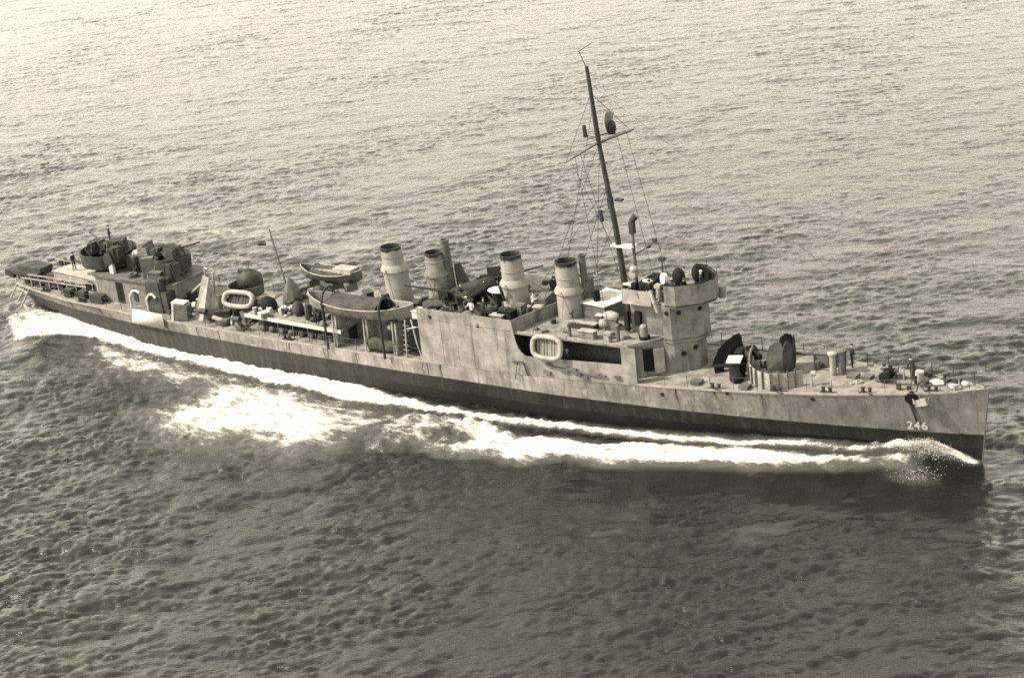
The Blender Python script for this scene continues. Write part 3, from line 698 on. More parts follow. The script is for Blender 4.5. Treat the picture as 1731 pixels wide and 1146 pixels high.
# ------------------------------------------------------------------ life rafts, boats
def raft_ring(L, Wd, r, n=40, sq=3.2):
    mb = MB(); k = 10
    for i in range(n):
        t = 2*math.pi*i/n; c, s_ = math.cos(t), math.sin(t)
        px = L*math.copysign(abs(c)**(2/sq), c); py = Wd*math.copysign(abs(s_)**(2/sq), s_)
        nx, ny = c/L, s_/Wd; l = math.hypot(nx, ny); nx /= l; ny /= l
        for j in range(k):
            a_ = 2*math.pi*j/k; mb.v.append((px+nx*r*math.cos(a_), r*math.sin(a_), py+ny*r*math.cos(a_)))
    for i in range(n):
        for j in range(k): mb.f.append((i*k+j, i*k+(j+1)%k, ((i+1)%n)*k+(j+1)%k, ((i+1)%n)*k+j))
    return mb
def raft(label, loc, rz, L, Wd, r, tilt, netmat='house', ringmat='light'):
    o = thing('life_raft', label, 'life raft', loc, rz, 'life rafts hung on the ship'); o.rotation_euler = (tilt, 0, rz)
    raft_ring(L, Wd, r).build('float_ring', ringmat, o, 80)
    mb = MB(); nx = 9
    for i in range(nx):                                   # slatted floor sagging in its net
        x = -L*.82+1.64*L*(i+.5)/nx; mb.box((x,.22+.05*math.sin(i*2.1),-.03),(L*1.62/nx-.02,.05,Wd*1.62))
    mb.build('floor_slats', netmat, o)
    mb = MB()
    for i in range(12):
        t = 2*math.pi*i/12; mb.lathe((0,0,0),[(.01,0)],3) if False else None
        c, s_ = math.cos(t), math.sin(t); px = L*math.copysign(abs(c)**.625, c); py = Wd*math.copysign(abs(s_)**.625, s_)
        mb.cyl((px*1.0-.03,0,py),(px*1.0+.03,0,py),r*1.05,r*1.05,10)
    mb.build('lashing', ringmat, o)
    return o
raft('white oval life raft hung outside the dark opening below the first funnel', (15.1,-4.98,6.05), R(2), 1.25, .82, .2, R(-10))
raft('pale life raft leaning on the gun platform aft of the thin mast', (-19.2,-2.25,5.0), R(6), 1.5, .62, .22, R(-30), 'camo', 'light')

def whaleboat(L, B, H, label, loc, rz, covered=True, group=None, mats=('house','light')):
    o = thing('whaleboat', label, 'boat', loc, rz, group)
    mb = MB(); n = 28; k = 9
    def half(u): return B/2*(max(0, 1-abs(2*u-1)**2.4))**.75
    def sheer_(u): return H + .55*abs(2*u-1)**2.2
    def shell(off):
        r0 = len(mb.v)
        for i in range(n+1):
            u = i/n; x = -L/2+L*u; b = max(.02, half(u)-off); sh = sheer_(u)
            keel = .05+off + .45*abs(2*u-1)**5
            for j in range(-k, k+1):
                t = j/k; y = b*math.copysign(abs(t)**.7, t) if t else 0; z = keel + (sh-keel)*abs(t)**2.4
                mb.v.append((x, y, z))
        q = 2*k+1
        for i in range(n):
            for j in range(q-1):
                a_ = r0+i*q+j; f = (a_, a_+1, a_+q+1, a_+q); mb.f.append(f if off else f[::-1])
        return r0
    a0 = shell(0); a1 = shell(.07); q = 2*k+1
    for i in range(n):
        for j in (0, q-1): mb.f.append((a0+i*q+j, a0+(i+1)*q+j, a1+(i+1)*q+j, a1+i*q+j))
    mb.build('boat_hull', mats[0], o, 60)
    mb = MB()
    for s_ in (-1, 1):
        pts = [(-L/2+L*i/n, s_*(half(i/n)+.02), sheer_(i/n)+.02) for i in range(n+1)]; mb.path(pts, .05, 6)
    mb.build('gunwale', mats[1], o)
    mb = MB()
    for u in (.14,.24,.78,.88): mb.box((-L/2+L*u,0,H-.15),(.28,half(u)*1.9,.05))
    mb.build('thwart', 'wood', o)
    mb = MB(); mb.box((0,0,.35),(L*.75,B*.5,.1)); mb.build('bottom_boards', 'black', o)
    if covered:
        mb = MB(); m_ = 14
        for i in range(m_+1):
            u = .26+.46*i/m_; x = -L/2+L*u; b = half(u)
            for j in range(11):
                t = (j-5)/5; mb.v.append((x, b*t*.98, sheer_(u)+.62*(1-t*t)+.02-.12*abs(math.sin(i*1.3))*(1-t*t)))
        for i in range(m_):
            for j in range(10):
                a_ = i*11+j; mb.f.append((a_, a_+11, a_+12, a_+1))
        mb.build('canvas_cover', 'camo', o, 60)
    return o
WB = whaleboat(10.8, 2.9, 1.1, 'white whaleboat with a dark canvas cover slung in davits beside the last funnel', (-4.0,-3.7,5.75), R(1.5))
whaleboat(6.6, 2.0, .8, 'pale boat stowed on the port side beyond the after deckhouse', (-13.9,4.2,5.0), R(4), mats=('mid','light'))
mb = MB(); mb.box((-13.9,4.1,4.15),(1.2,1.6,1.7)); mb.box((-16.0,4.0,4.1),(.3,1.4,1.9)); mb.box((-11.8,4.1,4.1),(.3,1.4,1.9)); mb.build('boat_cradle','mid',ship)
mb = MB(); mb.box((-13.4,4.2,6.15),(4.4,1.3,.16)); mb.box((-12.2,4.2,6.3),(2.0,1.2,.3)); tag(mb.build('canvas_stack','light',jitter=.02),'flat pale canvas bundle lying on top of the port boat','canvas bundle')
def davit(x, y0, name='boat_davit'):
    mb = MB(); pts = [(x,y0,3.05),(x,y0,7.0)]
    for i in range(9):
        a_ = math.pi*i/8*.62; pts.append((x, y0+1.05*(1-math.cos(a_)), 7.0+1.1*math.sin(a_)))
    mb.path(pts, .11, 8); d = mb.build(name, 'dark', ship)
    mb = MB(); e = pts[-1]; mb.cyl(e,(e[0],e[1],7.0),.03,.03,5); mb.box((e[0],e[1],e[2]-.2),(.2,.15,.3)); mb.build('boat_fall','dark',d)
davit(-7.0,-5.0); davit(-.9,-5.15)
mb = MB()
for x in (-6.5,-3.2,-.2):
    mb.box((x,-3.7,4.45),(.22,1.5,2.7),taper=.7); mb.cyl((x,-4.7,3.05),(x-.3,-4.2,5.95),.09,.07,6)
mb.build('boat_chock','light',ship)
mb = MB(); mb.sph((-8.3,-2.3,6.6),(.45,.4,.62)); mb.cyl((-8.3,-2.3,4.5),(-8.3,-2.3,6.3),.12,.12,8); mb.build('covered_instrument','black',ship)
mb = MB(); mb.sph((-1.9,-2.9,6.55),(.9,.45,.55)); mb.build('black_bundle','black',ship,jitter=.03)
mb = MB(); mb.sph((-2.2,-4.15,3.75),(1.35,.5,.6),18,10); mb.sph((-1.2,-4.1,3.65),(1.0,.45,.52),14,8); tag(mb.build('canvas_bale','camo',jitter=.03),'rounded canvas bale lashed on deck below the whaleboat','bale')
for i,(x,y) in enumerate(((-1.5,-3.3),(-.8,-3.2))):
    mb = MB(); mb.sph((x,y,5.0),(.28,.25,.25)); mb.build('white_ball_float','white',ship)
# recess at the end of the plating
mb = MB(); mb.path([(1.55,-4.2,6.4),(2.1,-4.5,4.6),(2.6,-4.6,3.2)],.09,6); mb.path([(1.0,-4.3,6.3),(.9,-4.55,3.1)],.08,6); mb.path([(1.2,-4.4,5.6),(2.5,-4.5,6.0)],.08,6)
for i in range(7): mb.cyl((.4+.05*i,-4.3,3.3+i*.42),(1.0+.05*i,-4.3,3.3+i*.42),.03,.03,5)
mb.build('ladder','light',ship)
mb = MB(); mb.box((1.6,-3.4,4.7),(1.9,1.1,3.2)); mb.box((2.4,-4.3,5.2),(.3,.5,2.2)); mb.build('recess_shade','black',ship)  # black boxes added to stand in for the shade in the recess
mb = MB(); mb.box((-2.5,0,4.3),(9.5,4.4,2.3)); mb.build('boiler_casing','mid',ship)
mb = MB(); mb.box((-2.5,0,5.5),(9.7,4.6,.1)); mb.build('casing_top','deck',ship)

# ------------------------------------------------------------------ after superstructure platform with its overhang
mb = MB(); mb.prism([(-17.0,-4.0),(-5.9,-4.45),(-5.9,4.45),(-17.0,4.0)], 4.38, 4.5); mb.build('boat_deck','deck',ship)
mb = MB(); mb.wall([(-17.0,-4.03),(-5.88,-4.48)], 4.3, 4.62, .05); mb.build('boat_deck_edge','white',ship)
mb = MB(); mb.box((-11.4,0,3.7),(10.6,5.6,1.3)); mb.build('engine_casing','dark',ship)
mb = MB()
for i in range(7): mb.cyl((-16.6+i*1.7,-4.0-.03*i,3.0),(-16.6+i*1.7,-4.0-.03*i,4.4),.05,.05,6)
mb.build('deck_stanchion','mid',ship)
rnd = random.Random(3)
for nm, mt, k in (('deck_gear','white',34),('stowed_gear','mid',30),('dark_gear','dark',26)):
    mb = MB()
    for i in range(k):
        x = rnd.uniform(-16.4,-6.4); y = rnd.uniform(-4.1,2.5); s_ = rnd.uniform(.12,.5)
        if rnd.random() < .5: mb.box((x,y,4.5+s_*.5),(s_*rnd.uniform(.7,2),s_*rnd.uniform(.6,1.5),s_),rz=rnd.uniform(0,3))
        else: mb.sph((x,y,4.5+s_*.4),(s_*.8,s_*.6,s_*.55),8,6)
    mb.build(nm, mt, ship)
mb = MB(); mb.sph((-9.5,-2.8,5.3),(.6,.5,.9)); mb.cyl((-10.5,-3.0,4.5),(-10.4,-3.0,5.9),.35,.3,12); mb.sph((-12.0,-2.6,5.1),(.55,.5,.7)); mb.build('covered_winch','camo',ship,jitter=.02)
mb = MB(); mb.lathe((-14.95,0,4.5),[(.95,0),(.8,.7),(.5,1.5),(.14,2.1)],9); tag(mb.build('canvas_hood','mid',jitter=.03),'grey canvas hood wrapped round the foot of the thin mast','canvas hood')
mb = MB(); mb.sph((-15.5,-2.4,5.0),(.85,.6,.75)); tag(mb.build('black_cover','black',jitter=.03),'round black cover beside the canvas hood at the thin mast','cover')
# wreath of side hatch covers under the overhang
mb = MB()
for i in range(9): mb.sph((-15.5+i*1.1,-3.6,3.35),(.35,.25,.3),8,6)
mb.build('stowed_bags','mid',ship,jitter=.03)

# elevated light gun platform with dark-covered gun
mb = MB(); mb.lathe((-19.9,-.4,3.0),[(1.3,0),(1.0,.5),(.55,.9),(.55,1.2),(1.2,1.75),(1.35,1.8)],12); gp = mb.build('platform_support','mid',ship,20)
mb = MB(); mb.lathe((-19.9,-.4,4.8),[(0,0),(1.55,0),(1.6,.9),(1.53,.9),(1.5,.08)],20); mb.build('gun_tub','mid',ship)
cg = thing('covered_gun','gun under a dark domed canvas cover behind the leaning life raft','covered gun',(-19.9,-.2,4.85))
mb = MB(); mb.cyl((0,0,0),(0,0,.9),.3,.25,12); mb.build('pedestal','mid',cg)
mb = MB(); mb.sph((.2,.2,1.15),(1.3,1.1,.95),11,7); mb.box((.1,0,1.6),(1.5,.5,.7),ry=.25); mb.build('canvas_cover','dark',cg,jitter=.09); mb = MB(); mb.cyl((.2,.3,2.0),(.1,.4,2.6),.06,.04,6); mb.build('sight_post','mid',cg)
mb = MB(); mb.box((-20.4,-3.6,3.5),(1.4,.5,.14),rz=.5,ry=.4); mb.box((-19.2,-3.4,3.4),(.18,.18,1.0),ry=.3); mb.box((-18.4,-3.5,3.4),(.16,.16,1.0),ry=-.4); mb.build('rack_arm','white',ship)
mb = MB(); mb.box((-20.2,-3.5,3.25),(1.1,.8,.5),rz=.3); mb.cyl((-18.1,-3.9,3.3),(-17.4,-4.0,3.3),.28,.28,12); mb.build('rack_body','mid',ship)
# depth charge throwers (Y shaped arms) with charges
def kgun(x, y, lab):
    o = thing('depth_charge_thrower', lab, 'depth charge thrower', (x,y,dz(x)), 0, 'depth charge throwers along the starboard side aft')
    mb = MB(); mb.box((0,0,.1),(.8,.8,.15)); mb.cyl((0,.1,.1),(0,-.35,1.0),.2,.17,12); mb.build('thrower_tube','mid',o)
    mb = MB(); mb.cyl((-.4,-.5,1.15),(.4,-.5,1.15),.26,.26,16); mb.build('depth_charge','dark',o)
    return o
K0 = kgun(-22.0,-3.4,'depth charge thrower abreast of the pale canvas peak'); copy_thing(K0,'depth charge thrower between the slanted white locker and the canvas peak',(-25.2,-3.2,dz(-25)),0); copy_thing(K0,'depth charge thrower just forward of the leaning raft platform',(-17.6,-3.9,dz(-17.6)),0)
# canvas peak
mb = MB(); mb.add([(-23.9,-3.3,3.0),(-22.6,-3.6,3.0),(-21.6,-1.8,3.0),(-23.4,-1.0,3.0),(-23.3,-2.0,6.7),(-22.7,-1.9,6.5)],[(0,1,5,4),(1,2,5),(2,3,4,5),(3,0,4),(0,3,2,1)])
pk = mb.build('canvas_peak','light',None,20); tag(pk,'tall pale canvas peak standing on the after deck beside the white locker','canvas cover')
mb = MB(); mb.add([(-22.2,-3.2,3.0),(-20.6,-3.4,3.0),(-20.8,-2.6,4.7),(-22.0,-2.4,5.5)],[(0,1,2,3)]); q_ = mb.build('shadow_sheet','dark',ship); q_.modifiers.new('Solidify','SOLIDIFY').thickness=.1  # dark sheet standing in for the shadow behind the canvas peak
mb = MB(); mb.box((-24.7,-3.7,3.75),(1.3,.9,1.5),rz=.25,ry=.1); lo = mb.build('slanted_locker','mid'); tag(lo,'box locker with a white slanted end near the deck edge aft','locker')
mb = MB(); mb.box((-25.45,-3.9,3.8),(.18,.95,1.6),rz=.25,ry=.15); mb.box((-24.9,-3.7,4.62),(1.3,.9,.1),rz=.25,ry=.1); mb.build('locker_end','white',lo)
mb = MB()
for i in range(26):
    x = rnd.uniform(-27,-17.5); y = rnd.uniform(-3.5,2.5); s_ = rnd.uniform(.2,.8); mb.box((x,y,3.05+s_*.7),(s_*rnd.uniform(.4,1.5),s_*rnd.uniform(.4,1.2),s_*1.3),rz=rnd.uniform(0,3),ry=rnd.uniform(-.4,.4))
mb.build('after_deck_gear','mid',ship)
mb = MB()
for i in range(18):
    x = rnd.uniform(-26,-18); y = rnd.uniform(-3,2.5); s_ = rnd.uniform(.2,.6); mb.box((x,y,3.4+s_),(s_*rnd.uniform(.5,2.5),s_*rnd.uniform(.3,1),s_*.7),rz=rnd.uniform(0,3),ry=rnd.uniform(-.6,.6))
mb.build('pale_deck_gear','white',ship)
mb = MB(); mb.path([(-25.6,.2,3.1),(-25.2,.2,6.4),(-24.2,-.4,6.6)],.1,8); mb.path([(-24.0,-.5,3.1),(-23.4,-.6,6.5)],.12,8); mb.path([(-26.3,-.8,4.3),(-23.8,-1.0,6.0)],.12,8); mb.build('torpedo_crane','light',ship)

# ------------------------------------------------------------------ aft deckhouse and its two gun tubs
rs0 = random.Random(21)
mb = MB(); mb.prism([(-37.2,-2.1),(-36.6,-2.45),(-27.6,-2.5),(-27.0,-2.0),(-27.0,2.0),(-27.6,2.5),(-36.6,2.45),(-37.2,2.1)], 2.95, 5.35); ah = mb.build('after_deckhouse','house',ship,20)
mb = MB(); mb.prism([(-37.5,-2.3),(-36.8,-2.65),(-27.4,-2.7),(-26.8,-2.1),(-26.8,2.1),(-27.4,2.7),(-36.8,2.65),(-37.5,2.3)], 5.352, 5.45); mb.build('deckhouse_roof','mid',ship,20)
mb = MB(); mb.add([(-34.1,-2.52,3.1),(-33.25,-2.52,3.1),(-33.25,-2.52,5.05),(-34.1,-2.52,5.05)],[(0,1,2,3)]); mb.build('doorway','black',ah)
mb = MB(); mb.box((-31.7,-2.53,4.1),(.5,.05,1.2)); mb.build('vent_grille','dark',ah)
mb = MB(); mb.box((-28.6,-2.9,4.4),(2.0,.9,2.9),taper=.8); mb.box((-27.6,-2.6,4.0),(1.2,1.2,2.0)); mb.build('wall_shade','camo',ship,jitter=.06)  # dark boxes imitating a shadowed stretch of the deckhouse wall
def gtub(c, r, h, name='gun_tub', sq=1.0):
    mb = MB(); mb.lathe(c,[(0,0),(r,0),(r*1.04,h),(r*1.04-.12,h),(r-.1,.1),(0,.1)],28,1,sq); return mb.build(name,'camo',ship,40)
gtub((-37.6,.4,5.7),2.6,1.25,'after_gun_tub',.95); gtub((-29.9,.6,5.75),2.0,1.35,'after_gun_tub',.9)
mb = MB(); mb.cyl((-37.6,.4,3.0),(-37.6,.4,5.7),1.0,1.6,16); mb.cyl((-29.9,.6,5.4),(-29.9,.6,5.76),1.5,1.5,16); mb.build('tub_support','light',ship)
ag = thing('deck_gun', 'aftermost gun, dark barrel rising over the rim of the larger after tub', 'gun', (-37.6,.4,5.8), R(165), 'guns in the two after tubs'); gun_parts(ag, 3.0, 12, False)
copy_thing(ag, 'gun in the smaller after tub above the dark shade boxes', (-29.9,.6,5.85), R(30))
for c_, d_ in (((-38.9,.3,7.1),(1.3,1.6,1.0)),((-36.5,.5,7.35),(1.6,1.9,1.2)),((-28.9,.5,7.45),(1.3,1.7,1.3)),((-31.0,.6,7.3),(1.0,1.5,1.1))):
    mb = MB()
    for q_ in range(5): mb.box(Vector(c_)+Vector((rs0.uniform(-.3,.3),rs0.uniform(-.4,.4),rs0.uniform(-.25,.15))),(d_[0]*rs0.uniform(.5,.95),d_[1]*rs0.uniform(.5,.9),d_[2]*rs0.uniform(.6,1)),rz=rs0.uniform(-.6,.6),ry=rs0.uniform(-.35,.35),taper=rs0.uniform(.5,.95))
    mb.build('mount_cover','dark',ship,jitter=.05)
for c_, d_ in (((-35.2,-.9,7.0),(1.3,1.4,1.5)),((-33.0,.9,7.0),(1.6,1.8,1.6)),((-39.6,.6,6.4),(1.2,2.4,1.2)),((-30.8,-1.0,6.3),(1.4,1.0,2.0)),((-28.2,-1.2,6.2),(1.2,1.2,1.9)),((-28.4,-2.4,4.9),(1.6,.9,2.6))):
    mb = MB()
    for q_ in range(6): mb.box(Vector(c_)+Vector((rs0.uniform(-.4,.4),rs0.uniform(-.4,.4),rs0.uniform(-.3,.2))),(d_[0]*rs0.uniform(.5,.95),d_[1]*rs0.uniform(.5,.9),d_[2]*rs0.uniform(.5,1)),rz=rs0.uniform(-.6,.6),ry=rs0.uniform(-.35,.35),taper=rs0.uniform(.4,.95))
    mb._build('draped_canvas',rs0.choice(('camo','camo','dark','mid')),ship,35,.05)
mb = MB(); mb.box((-33.5,.5,6.6),(1.0,.8,1.1)); mb.box((-35.2,-1.6,5.9),(.5,.3,.9)); mb.build('ready_locker','white',ship)
mb = MB(); mb.box((-33.4,.9,6.2),(2.2,2.6,1.3)); mb.build('loading_platform','camo',ship)
mb = MB(); mb.path([(-31.7,-3.2,2.95),(-31.6,-3.3,4.2),(-31.2,-3.3,4.75),(-30.7,-3.3,4.9),(-30.3,-3.3,4.7)],.12,8); mb.path([(-29.4,-3.3,2.95),(-29.4,-3.4,4.2),(-29.0,-3.4,4.7),(-28.5,-3.4,4.8),(-28.2,-3.4,4.5)],.12,8); mb.build('swan_neck_vent','white',ship)
# white screen hung at the rail
mb = MB(); mb.add([(-30.25,-4.42,3.62),(-26.4,-4.62,3.62),(-26.3,-4.68,2.30),(-30.6,-4.46,2.30)],[(0,1,2,3)]); ws = mb.build('canvas_screen','white'); ws.modifiers.new('Solidify','SOLIDIFY').thickness=.05
tag(ws,'white canvas screen hung over the starboard deck edge aft','canvas screen')
# added pale box in place of the sunlit deck, and tracks at the stern
mb = MB(); mb.prism([(-45.6,.2),(-38.6,-.6),(-38.4,2.0),(-45.2,2.3)], 3.0, 3.95); mb.build('sunlit_deck_box','light',ship)
mb = MB(); mb.prism([(-45.7,.1),(-38.5,-.7),(-38.3,2.1),(-45.3,2.4)], 3.952, 4.02); mb.build('sunlit_deck_box_top','light',ship)
def rack(y0, lab):
    o = thing('depth_charge_rack', lab, 'depth charge rack', (-43,y0,2.98), 0, 'depth charge racks at the stern')
    mb = MB()
    for s_ in (-.45,.45):
        for zz in (.12,.95): mb.box((0,s_,zz),(9.0,.07,.09))
        for i in range(8): mb.box((-4.3+i*1.23,s_,.5),(.08,.07,1.0))
    for i in range(5): mb.box((-4.0+i*2.0,0,.08),(.09,1.0,.07))
    mb.build('rack_rails','light',o)
    for i in range(8):
        c = MB(); c.cyl((-3.9+i*.95,-.36,.5),(-3.9+i*.95,.36,.5),.29,.29,14); c.build('depth_charge','dark',o)
    return o
R0 = rack(-1.75,'starboard depth charge rack running aft beside the added pale stern box'); 
copy_thing(R0,'port depth charge rack on the far side of the added pale stern box',(-43.2,2.5 if False else 1.0,2.98) if False else (-44.0,3.1,2.98),R(-6))
mb = MB(); mb.box((-49.0,.1,3.7),(4.6,1.9,.35)); mb.box((-48.2,.3,4.1),(3.2,1.6,.4)); mb.box((-50.8,0,3.35),(1.2,1.7,.3),ry=.2); sg = mb.build('smoke_gear','camo'); tag(sg,'dark stern gear stacked over the fantail and overhanging the wake','stern gear')
mb = MB()
for x in (-47.4,-48.6,-49.8):
    mb.cyl((x,-.7,2.9),(x,-.7,3.6),.07,.07,6); mb.cyl((x,.7,2.9),(x,.7,3.6),.07,.07,6)
mb.path([(-47.8,-1.4,2.95),(-48.6,-2.2,1.4)],.09,6); mb.path([(-46.6,-2.1,2.95),(-47.4,-2.9,1.2)],.09,6); mb.path([(-49.2,-1.2,2.95),(-50.0,-1.8,1.5)],.09,6); mb.path([(-46.6,-2.2,2.4),(-49.4,-1.4,2.4)],.07,6)
mb.build('propeller_guard','light',ship)
mb = MB()
for i in range(16):
    x = rnd.uniform(-46,-38); y = rnd.uniform(-2.6,-.6)*min(1,hb(x)/3.2); s_ = rnd.uniform(.15,.45); mb.box((x,y,3.0+s_*.5),(s_*2,s_,s_),rz=rnd.uniform(0,3))
mb.build('fantail_gear','mid',ship)
mb = MB(); mb.box((-38.9,-2.6,3.35),(3.2,.14,.12)); mb.box((-36.2,-3.0,3.4),(1.6,.7,.8)); mb.box((-40.4,-2.7,3.4),(.9,.6,.75)); mb.box((-38.4,-2.8,3.4),(.9,.6,.8)); mb.build('dark_lockers','dark',ship)
# fittings along the amidships rail
mb = MB()
for i in range(10):
    x = rnd.uniform(13.5,21); mb.box((x,-hb(x)-.10,rnd.uniform(3.9,4.7)),(rnd.uniform(.15,.9),.16,rnd.uniform(.08,.3)),ry=rnd.uniform(-.2,.2))
mb.path([(17.0,-4.75,4.4),(19.0,-4.7,4.2),(19.6,-4.7,4.5)],.05,6); mb.build('side_fitting','mid',ship)
mb = MB(); mb.path([(11.6,-4.85,4.4),(12.6,-4.85,4.5),(13.0,-4.85,3.4)],.05,6); mb.path([(12.1,-4.85,4.4),(11.7,-4.85,3.0)],.035,6); mb.build('boat_boom','dark',ship)

# ------------------------------------------------------------------ loose gear that crowds the decks
rg = random.Random(77)
def gear(name, mat, x, y, z, s_, kind):
    mb = MB(); a_ = rg.uniform(0, 3)
    if kind == 0: mb.box((x,y,z+s_*.5),(s_*1.3,s_*.8,s_),rz=a_); mb.box((x,y,z+s_*1.03),(s_*1.4,s_*.9,s_*.08),rz=a_)
    elif kind == 1: mb.cyl((x,y,z),(x,y,z+s_*1.3),s_*.36,s_*.36,12); mb.cyl((x,y,z+s_*1.3),(x,y,z+s_*1.42),s_*.42,s_*.42,12)
    elif kind == 2: mb.lathe((x,y,z+.05),[(s_*.25,0),(s_*.6,0),(s_*.6,s_*.35),(s_*.25,s_*.35)],14)
    elif kind == 3:
        dx, dy = math.cos(a_)*s_*1.1, math.sin(a_)*s_*1.1; mb.cyl((x-dx,y-dy,z+.12),(x+dx,y+dy,z+.2+s_*.5),s_*.13,s_*.1,8); mb.box((x,y,z+s_*.2),(s_*.4,s_*.4,s_*.4),rz=a_)
    else:
        for q in range(3): mb.sph((x+rg.uniform(-.3,.3)*s_,y+rg.uniform(-.3,.3)*s_,z+s_*.3),(s_*rg.uniform(.4,.7),s_*rg.uniform(.3,.5),s_*rg.uniform(.3,.5)),10,6)
    return mb._build(name, mat, ship)
KN = ['gear_box','gear_drum','rope_coil','deck_tool','canvas_heap']
def crowd(n, xr, yr, z, sz, mats):
    for i in range(n):
        x = rg.uniform(*xr); y = rg.uniform(*yr); y = max(-hb(x)+.5, min(hb(x)-.5, y)); k = rg.choice((0,0,1,2,3,4))
        gear(KN[k], rg.choice(mats), x, y, dz(x)+.02 if z is None else z, rg.uniform(*sz), k)
crowd(26, (-26.8,-17.4), (-3.6,3.0), None, (.4,1.2), ('dark','dark','mid','camo','light'))
crowd(16, (-46.5,-37.8), (-2.9,2.6), None, (.3,.8), ('dark','mid','camo'))
crowd(22, (-16.5,-6.5), (-3.8,3.6), 4.5, (.3,.9), ('dark','mid','camo','light'))
crowd(16, (-6.5,2.0), (-1.9,2.0), 5.55, (.3,.9), ('dark','mid','camo'))
crowd(26, (3.1,11.4), (-4.2,4.0), GD, (.3,1.1), ('dark','black','mid','camo','light'))
crowd(12, (12.6,21.0), (-3.6,3.6), SD, (.25,.6), ('dark','mid','light'))
crowd(10, (20.6,24.0), (-1.7,1.7), 9.23, (.3,.7), ('dark','black','mid','light'))
crowd(14, (27.5,31.5), (-1.5,2.6), None, (.3,.8), ('dark','black','mid'))
crowd(14, (38.0,46.0), (-1.4,1.4), None, (.2,.5), ('dark','mid','light','black'))
crowd(8, (-36.5,-27.5), (-2.2,2.2), 5.45, (.4,.9), ('dark','camo','mid'))

# ------------------------------------------------------------------ people
def person_mesh(name, pose=0, top='denim'):
    J = {'pelvis':(0,0,.95),'waist':(0,0,1.12),'chest':(.02,0,1.35),'neck':(.02,0,1.5),'head0':(.03,0,1.58),'head1':(.04,0,1.72),
      'hl':(0,.1,.92),'kl':(.04,.11,.5),'al':(0,.12,.08),'tl':(.16,.13,.04),'hr':(0,-.1,.92),'kr':(-.02,-.11,.5),'ar':(-.08,-.12,.08),'tr':(.08,-.13,.04),
      'sl':(.0,.19,1.42),'el':(.02,.26,1.14),'wl':(.16,.24,.95),'fl':(.22,.22,.90),'sr':(.0,-.19,1.42),'er':(.05,-.27,1.15),'wr':(.22,-.22,1.02),'fr':(.29,-.2,1.0)}
    if pose == 1:
        for k in ('wl','fl'): x,y,z = J[k]; J[k] = (x+.18,y-.05,z+.35)
        J['er'] = (.2,-.25,1.25); J['wr'] = (.42,-.18,1.32); J['fr'] = (.5,-.16,1.34)
    if pose == 2:
        for k in ('waist','chest','neck','head0','head1','sl','sr'): x,y,z = J[k]; t = (z-.95); J[k] = (x+t*.45,y,z-t*.12)
        J['er'] = (.42,-.22,1.0); J['wr'] = (.6,-.15,.9); J['fr'] = (.68,-.13,.88); J['el'] = (.42,.22,1.0); J['wl'] = (.6,.15,.9); J['fl'] = (.68,.13,.88)
    E = [('pelvis','waist'),('waist','chest'),('chest','neck'),('neck','head0'),('head0','head1'),('pelvis','hl'),('hl','kl'),('kl','al'),('al','tl'),('pelvis','hr'),('hr','kr'),('kr','ar'),('ar','tr'),
      ('chest','sl'),('sl','el'),('el','wl'),('wl','fl'),('chest','sr'),('sr','er'),('er','wr'),('wr','fr')]
    rad = {'pelvis':.15,'waist':.14,'chest':.16,'neck':.06,'head0':.09,'head1':.10,'h':.1,'k':.07,'a':.05,'t':.045,'s':.075,'e':.05,'w':.036,'f':.04}
    ks = list(J); me = bpy.data.meshes.new(name); me.from_pydata([J[k] for k in ks], [(ks.index(a_), ks.index(b_)) for a_, b_ in E], [])
    o = bpy.data.objects.new(name, me); col.objects.link(o)
    sk_ = o.modifiers.new('Skin','SKIN'); o.modifiers.new('Sub','SUBSURF').render_levels = 1; o.modifiers['Sub'].levels = 1
    for i, k in enumerate(ks):
        r = rad.get(k, rad.get(k[0], .05)); me.skin_vertices[0].data[i].radius = (r, r*(1.25 if k in ('chest','pelvis') else 1))
        if k == 'pelvis': me.skin_vertices[0].data[i].use_root = True
    dg = bpy.context.evaluated_depsgraph_get(); out = bpy.data.meshes.new_from_object(o.evaluated_get(dg)); bpy.data.objects.remove(o)
    out.name = name; out.materials.clear()
    for m_ in (top, 'jacket' if top != 'jacket' else 'denim', 'skin'): out.materials.append(MT[m_])
    hd = Vector(J['head0']).z
    for p in out.polygons:
        p.use_smooth = True; c = p.center
        hand = any((c-Vector(J[k])).length < .07 for k in ('fl','fr'))
        p.material_index = 2 if (c.z > hd-.06 and abs(c.y) < .12 and (c-Vector(J['head1'])).length < .2) or hand else (1 if c.z < .93 else 0)
    return out, Vector(J['head1'])
PM = [person_mesh('person', 0, 'denim'), person_mesh('person', 1, 'cloth'), person_mesh('person', 2, 'jacket'), person_mesh('person', 0, 'jacket')]
cap_me = []
for me, h in PM:
    mb = MB(); mb.lathe((h.x,h.y,h.z+.01),[(.125,0),(.13,.06),(.09,.12),(0,.14)],12); o = mb.build('cap','white' if me is PM[0][0] else 'dark'); cap_me.append(o.data); bpy.data.objects.remove(o)
def person(k, x, y, z, rz, label, grp=None):
    o = bpy.data.objects.new('person', PM[k][0]); col.objects.link(o); o.location = (x,y,z); o.rotation_euler = (0,0,rz); tag(o, label, 'person', grp)
    c = bpy.data.objects.new('cap', cap_me[k]); col.objects.link(c); c.parent = o
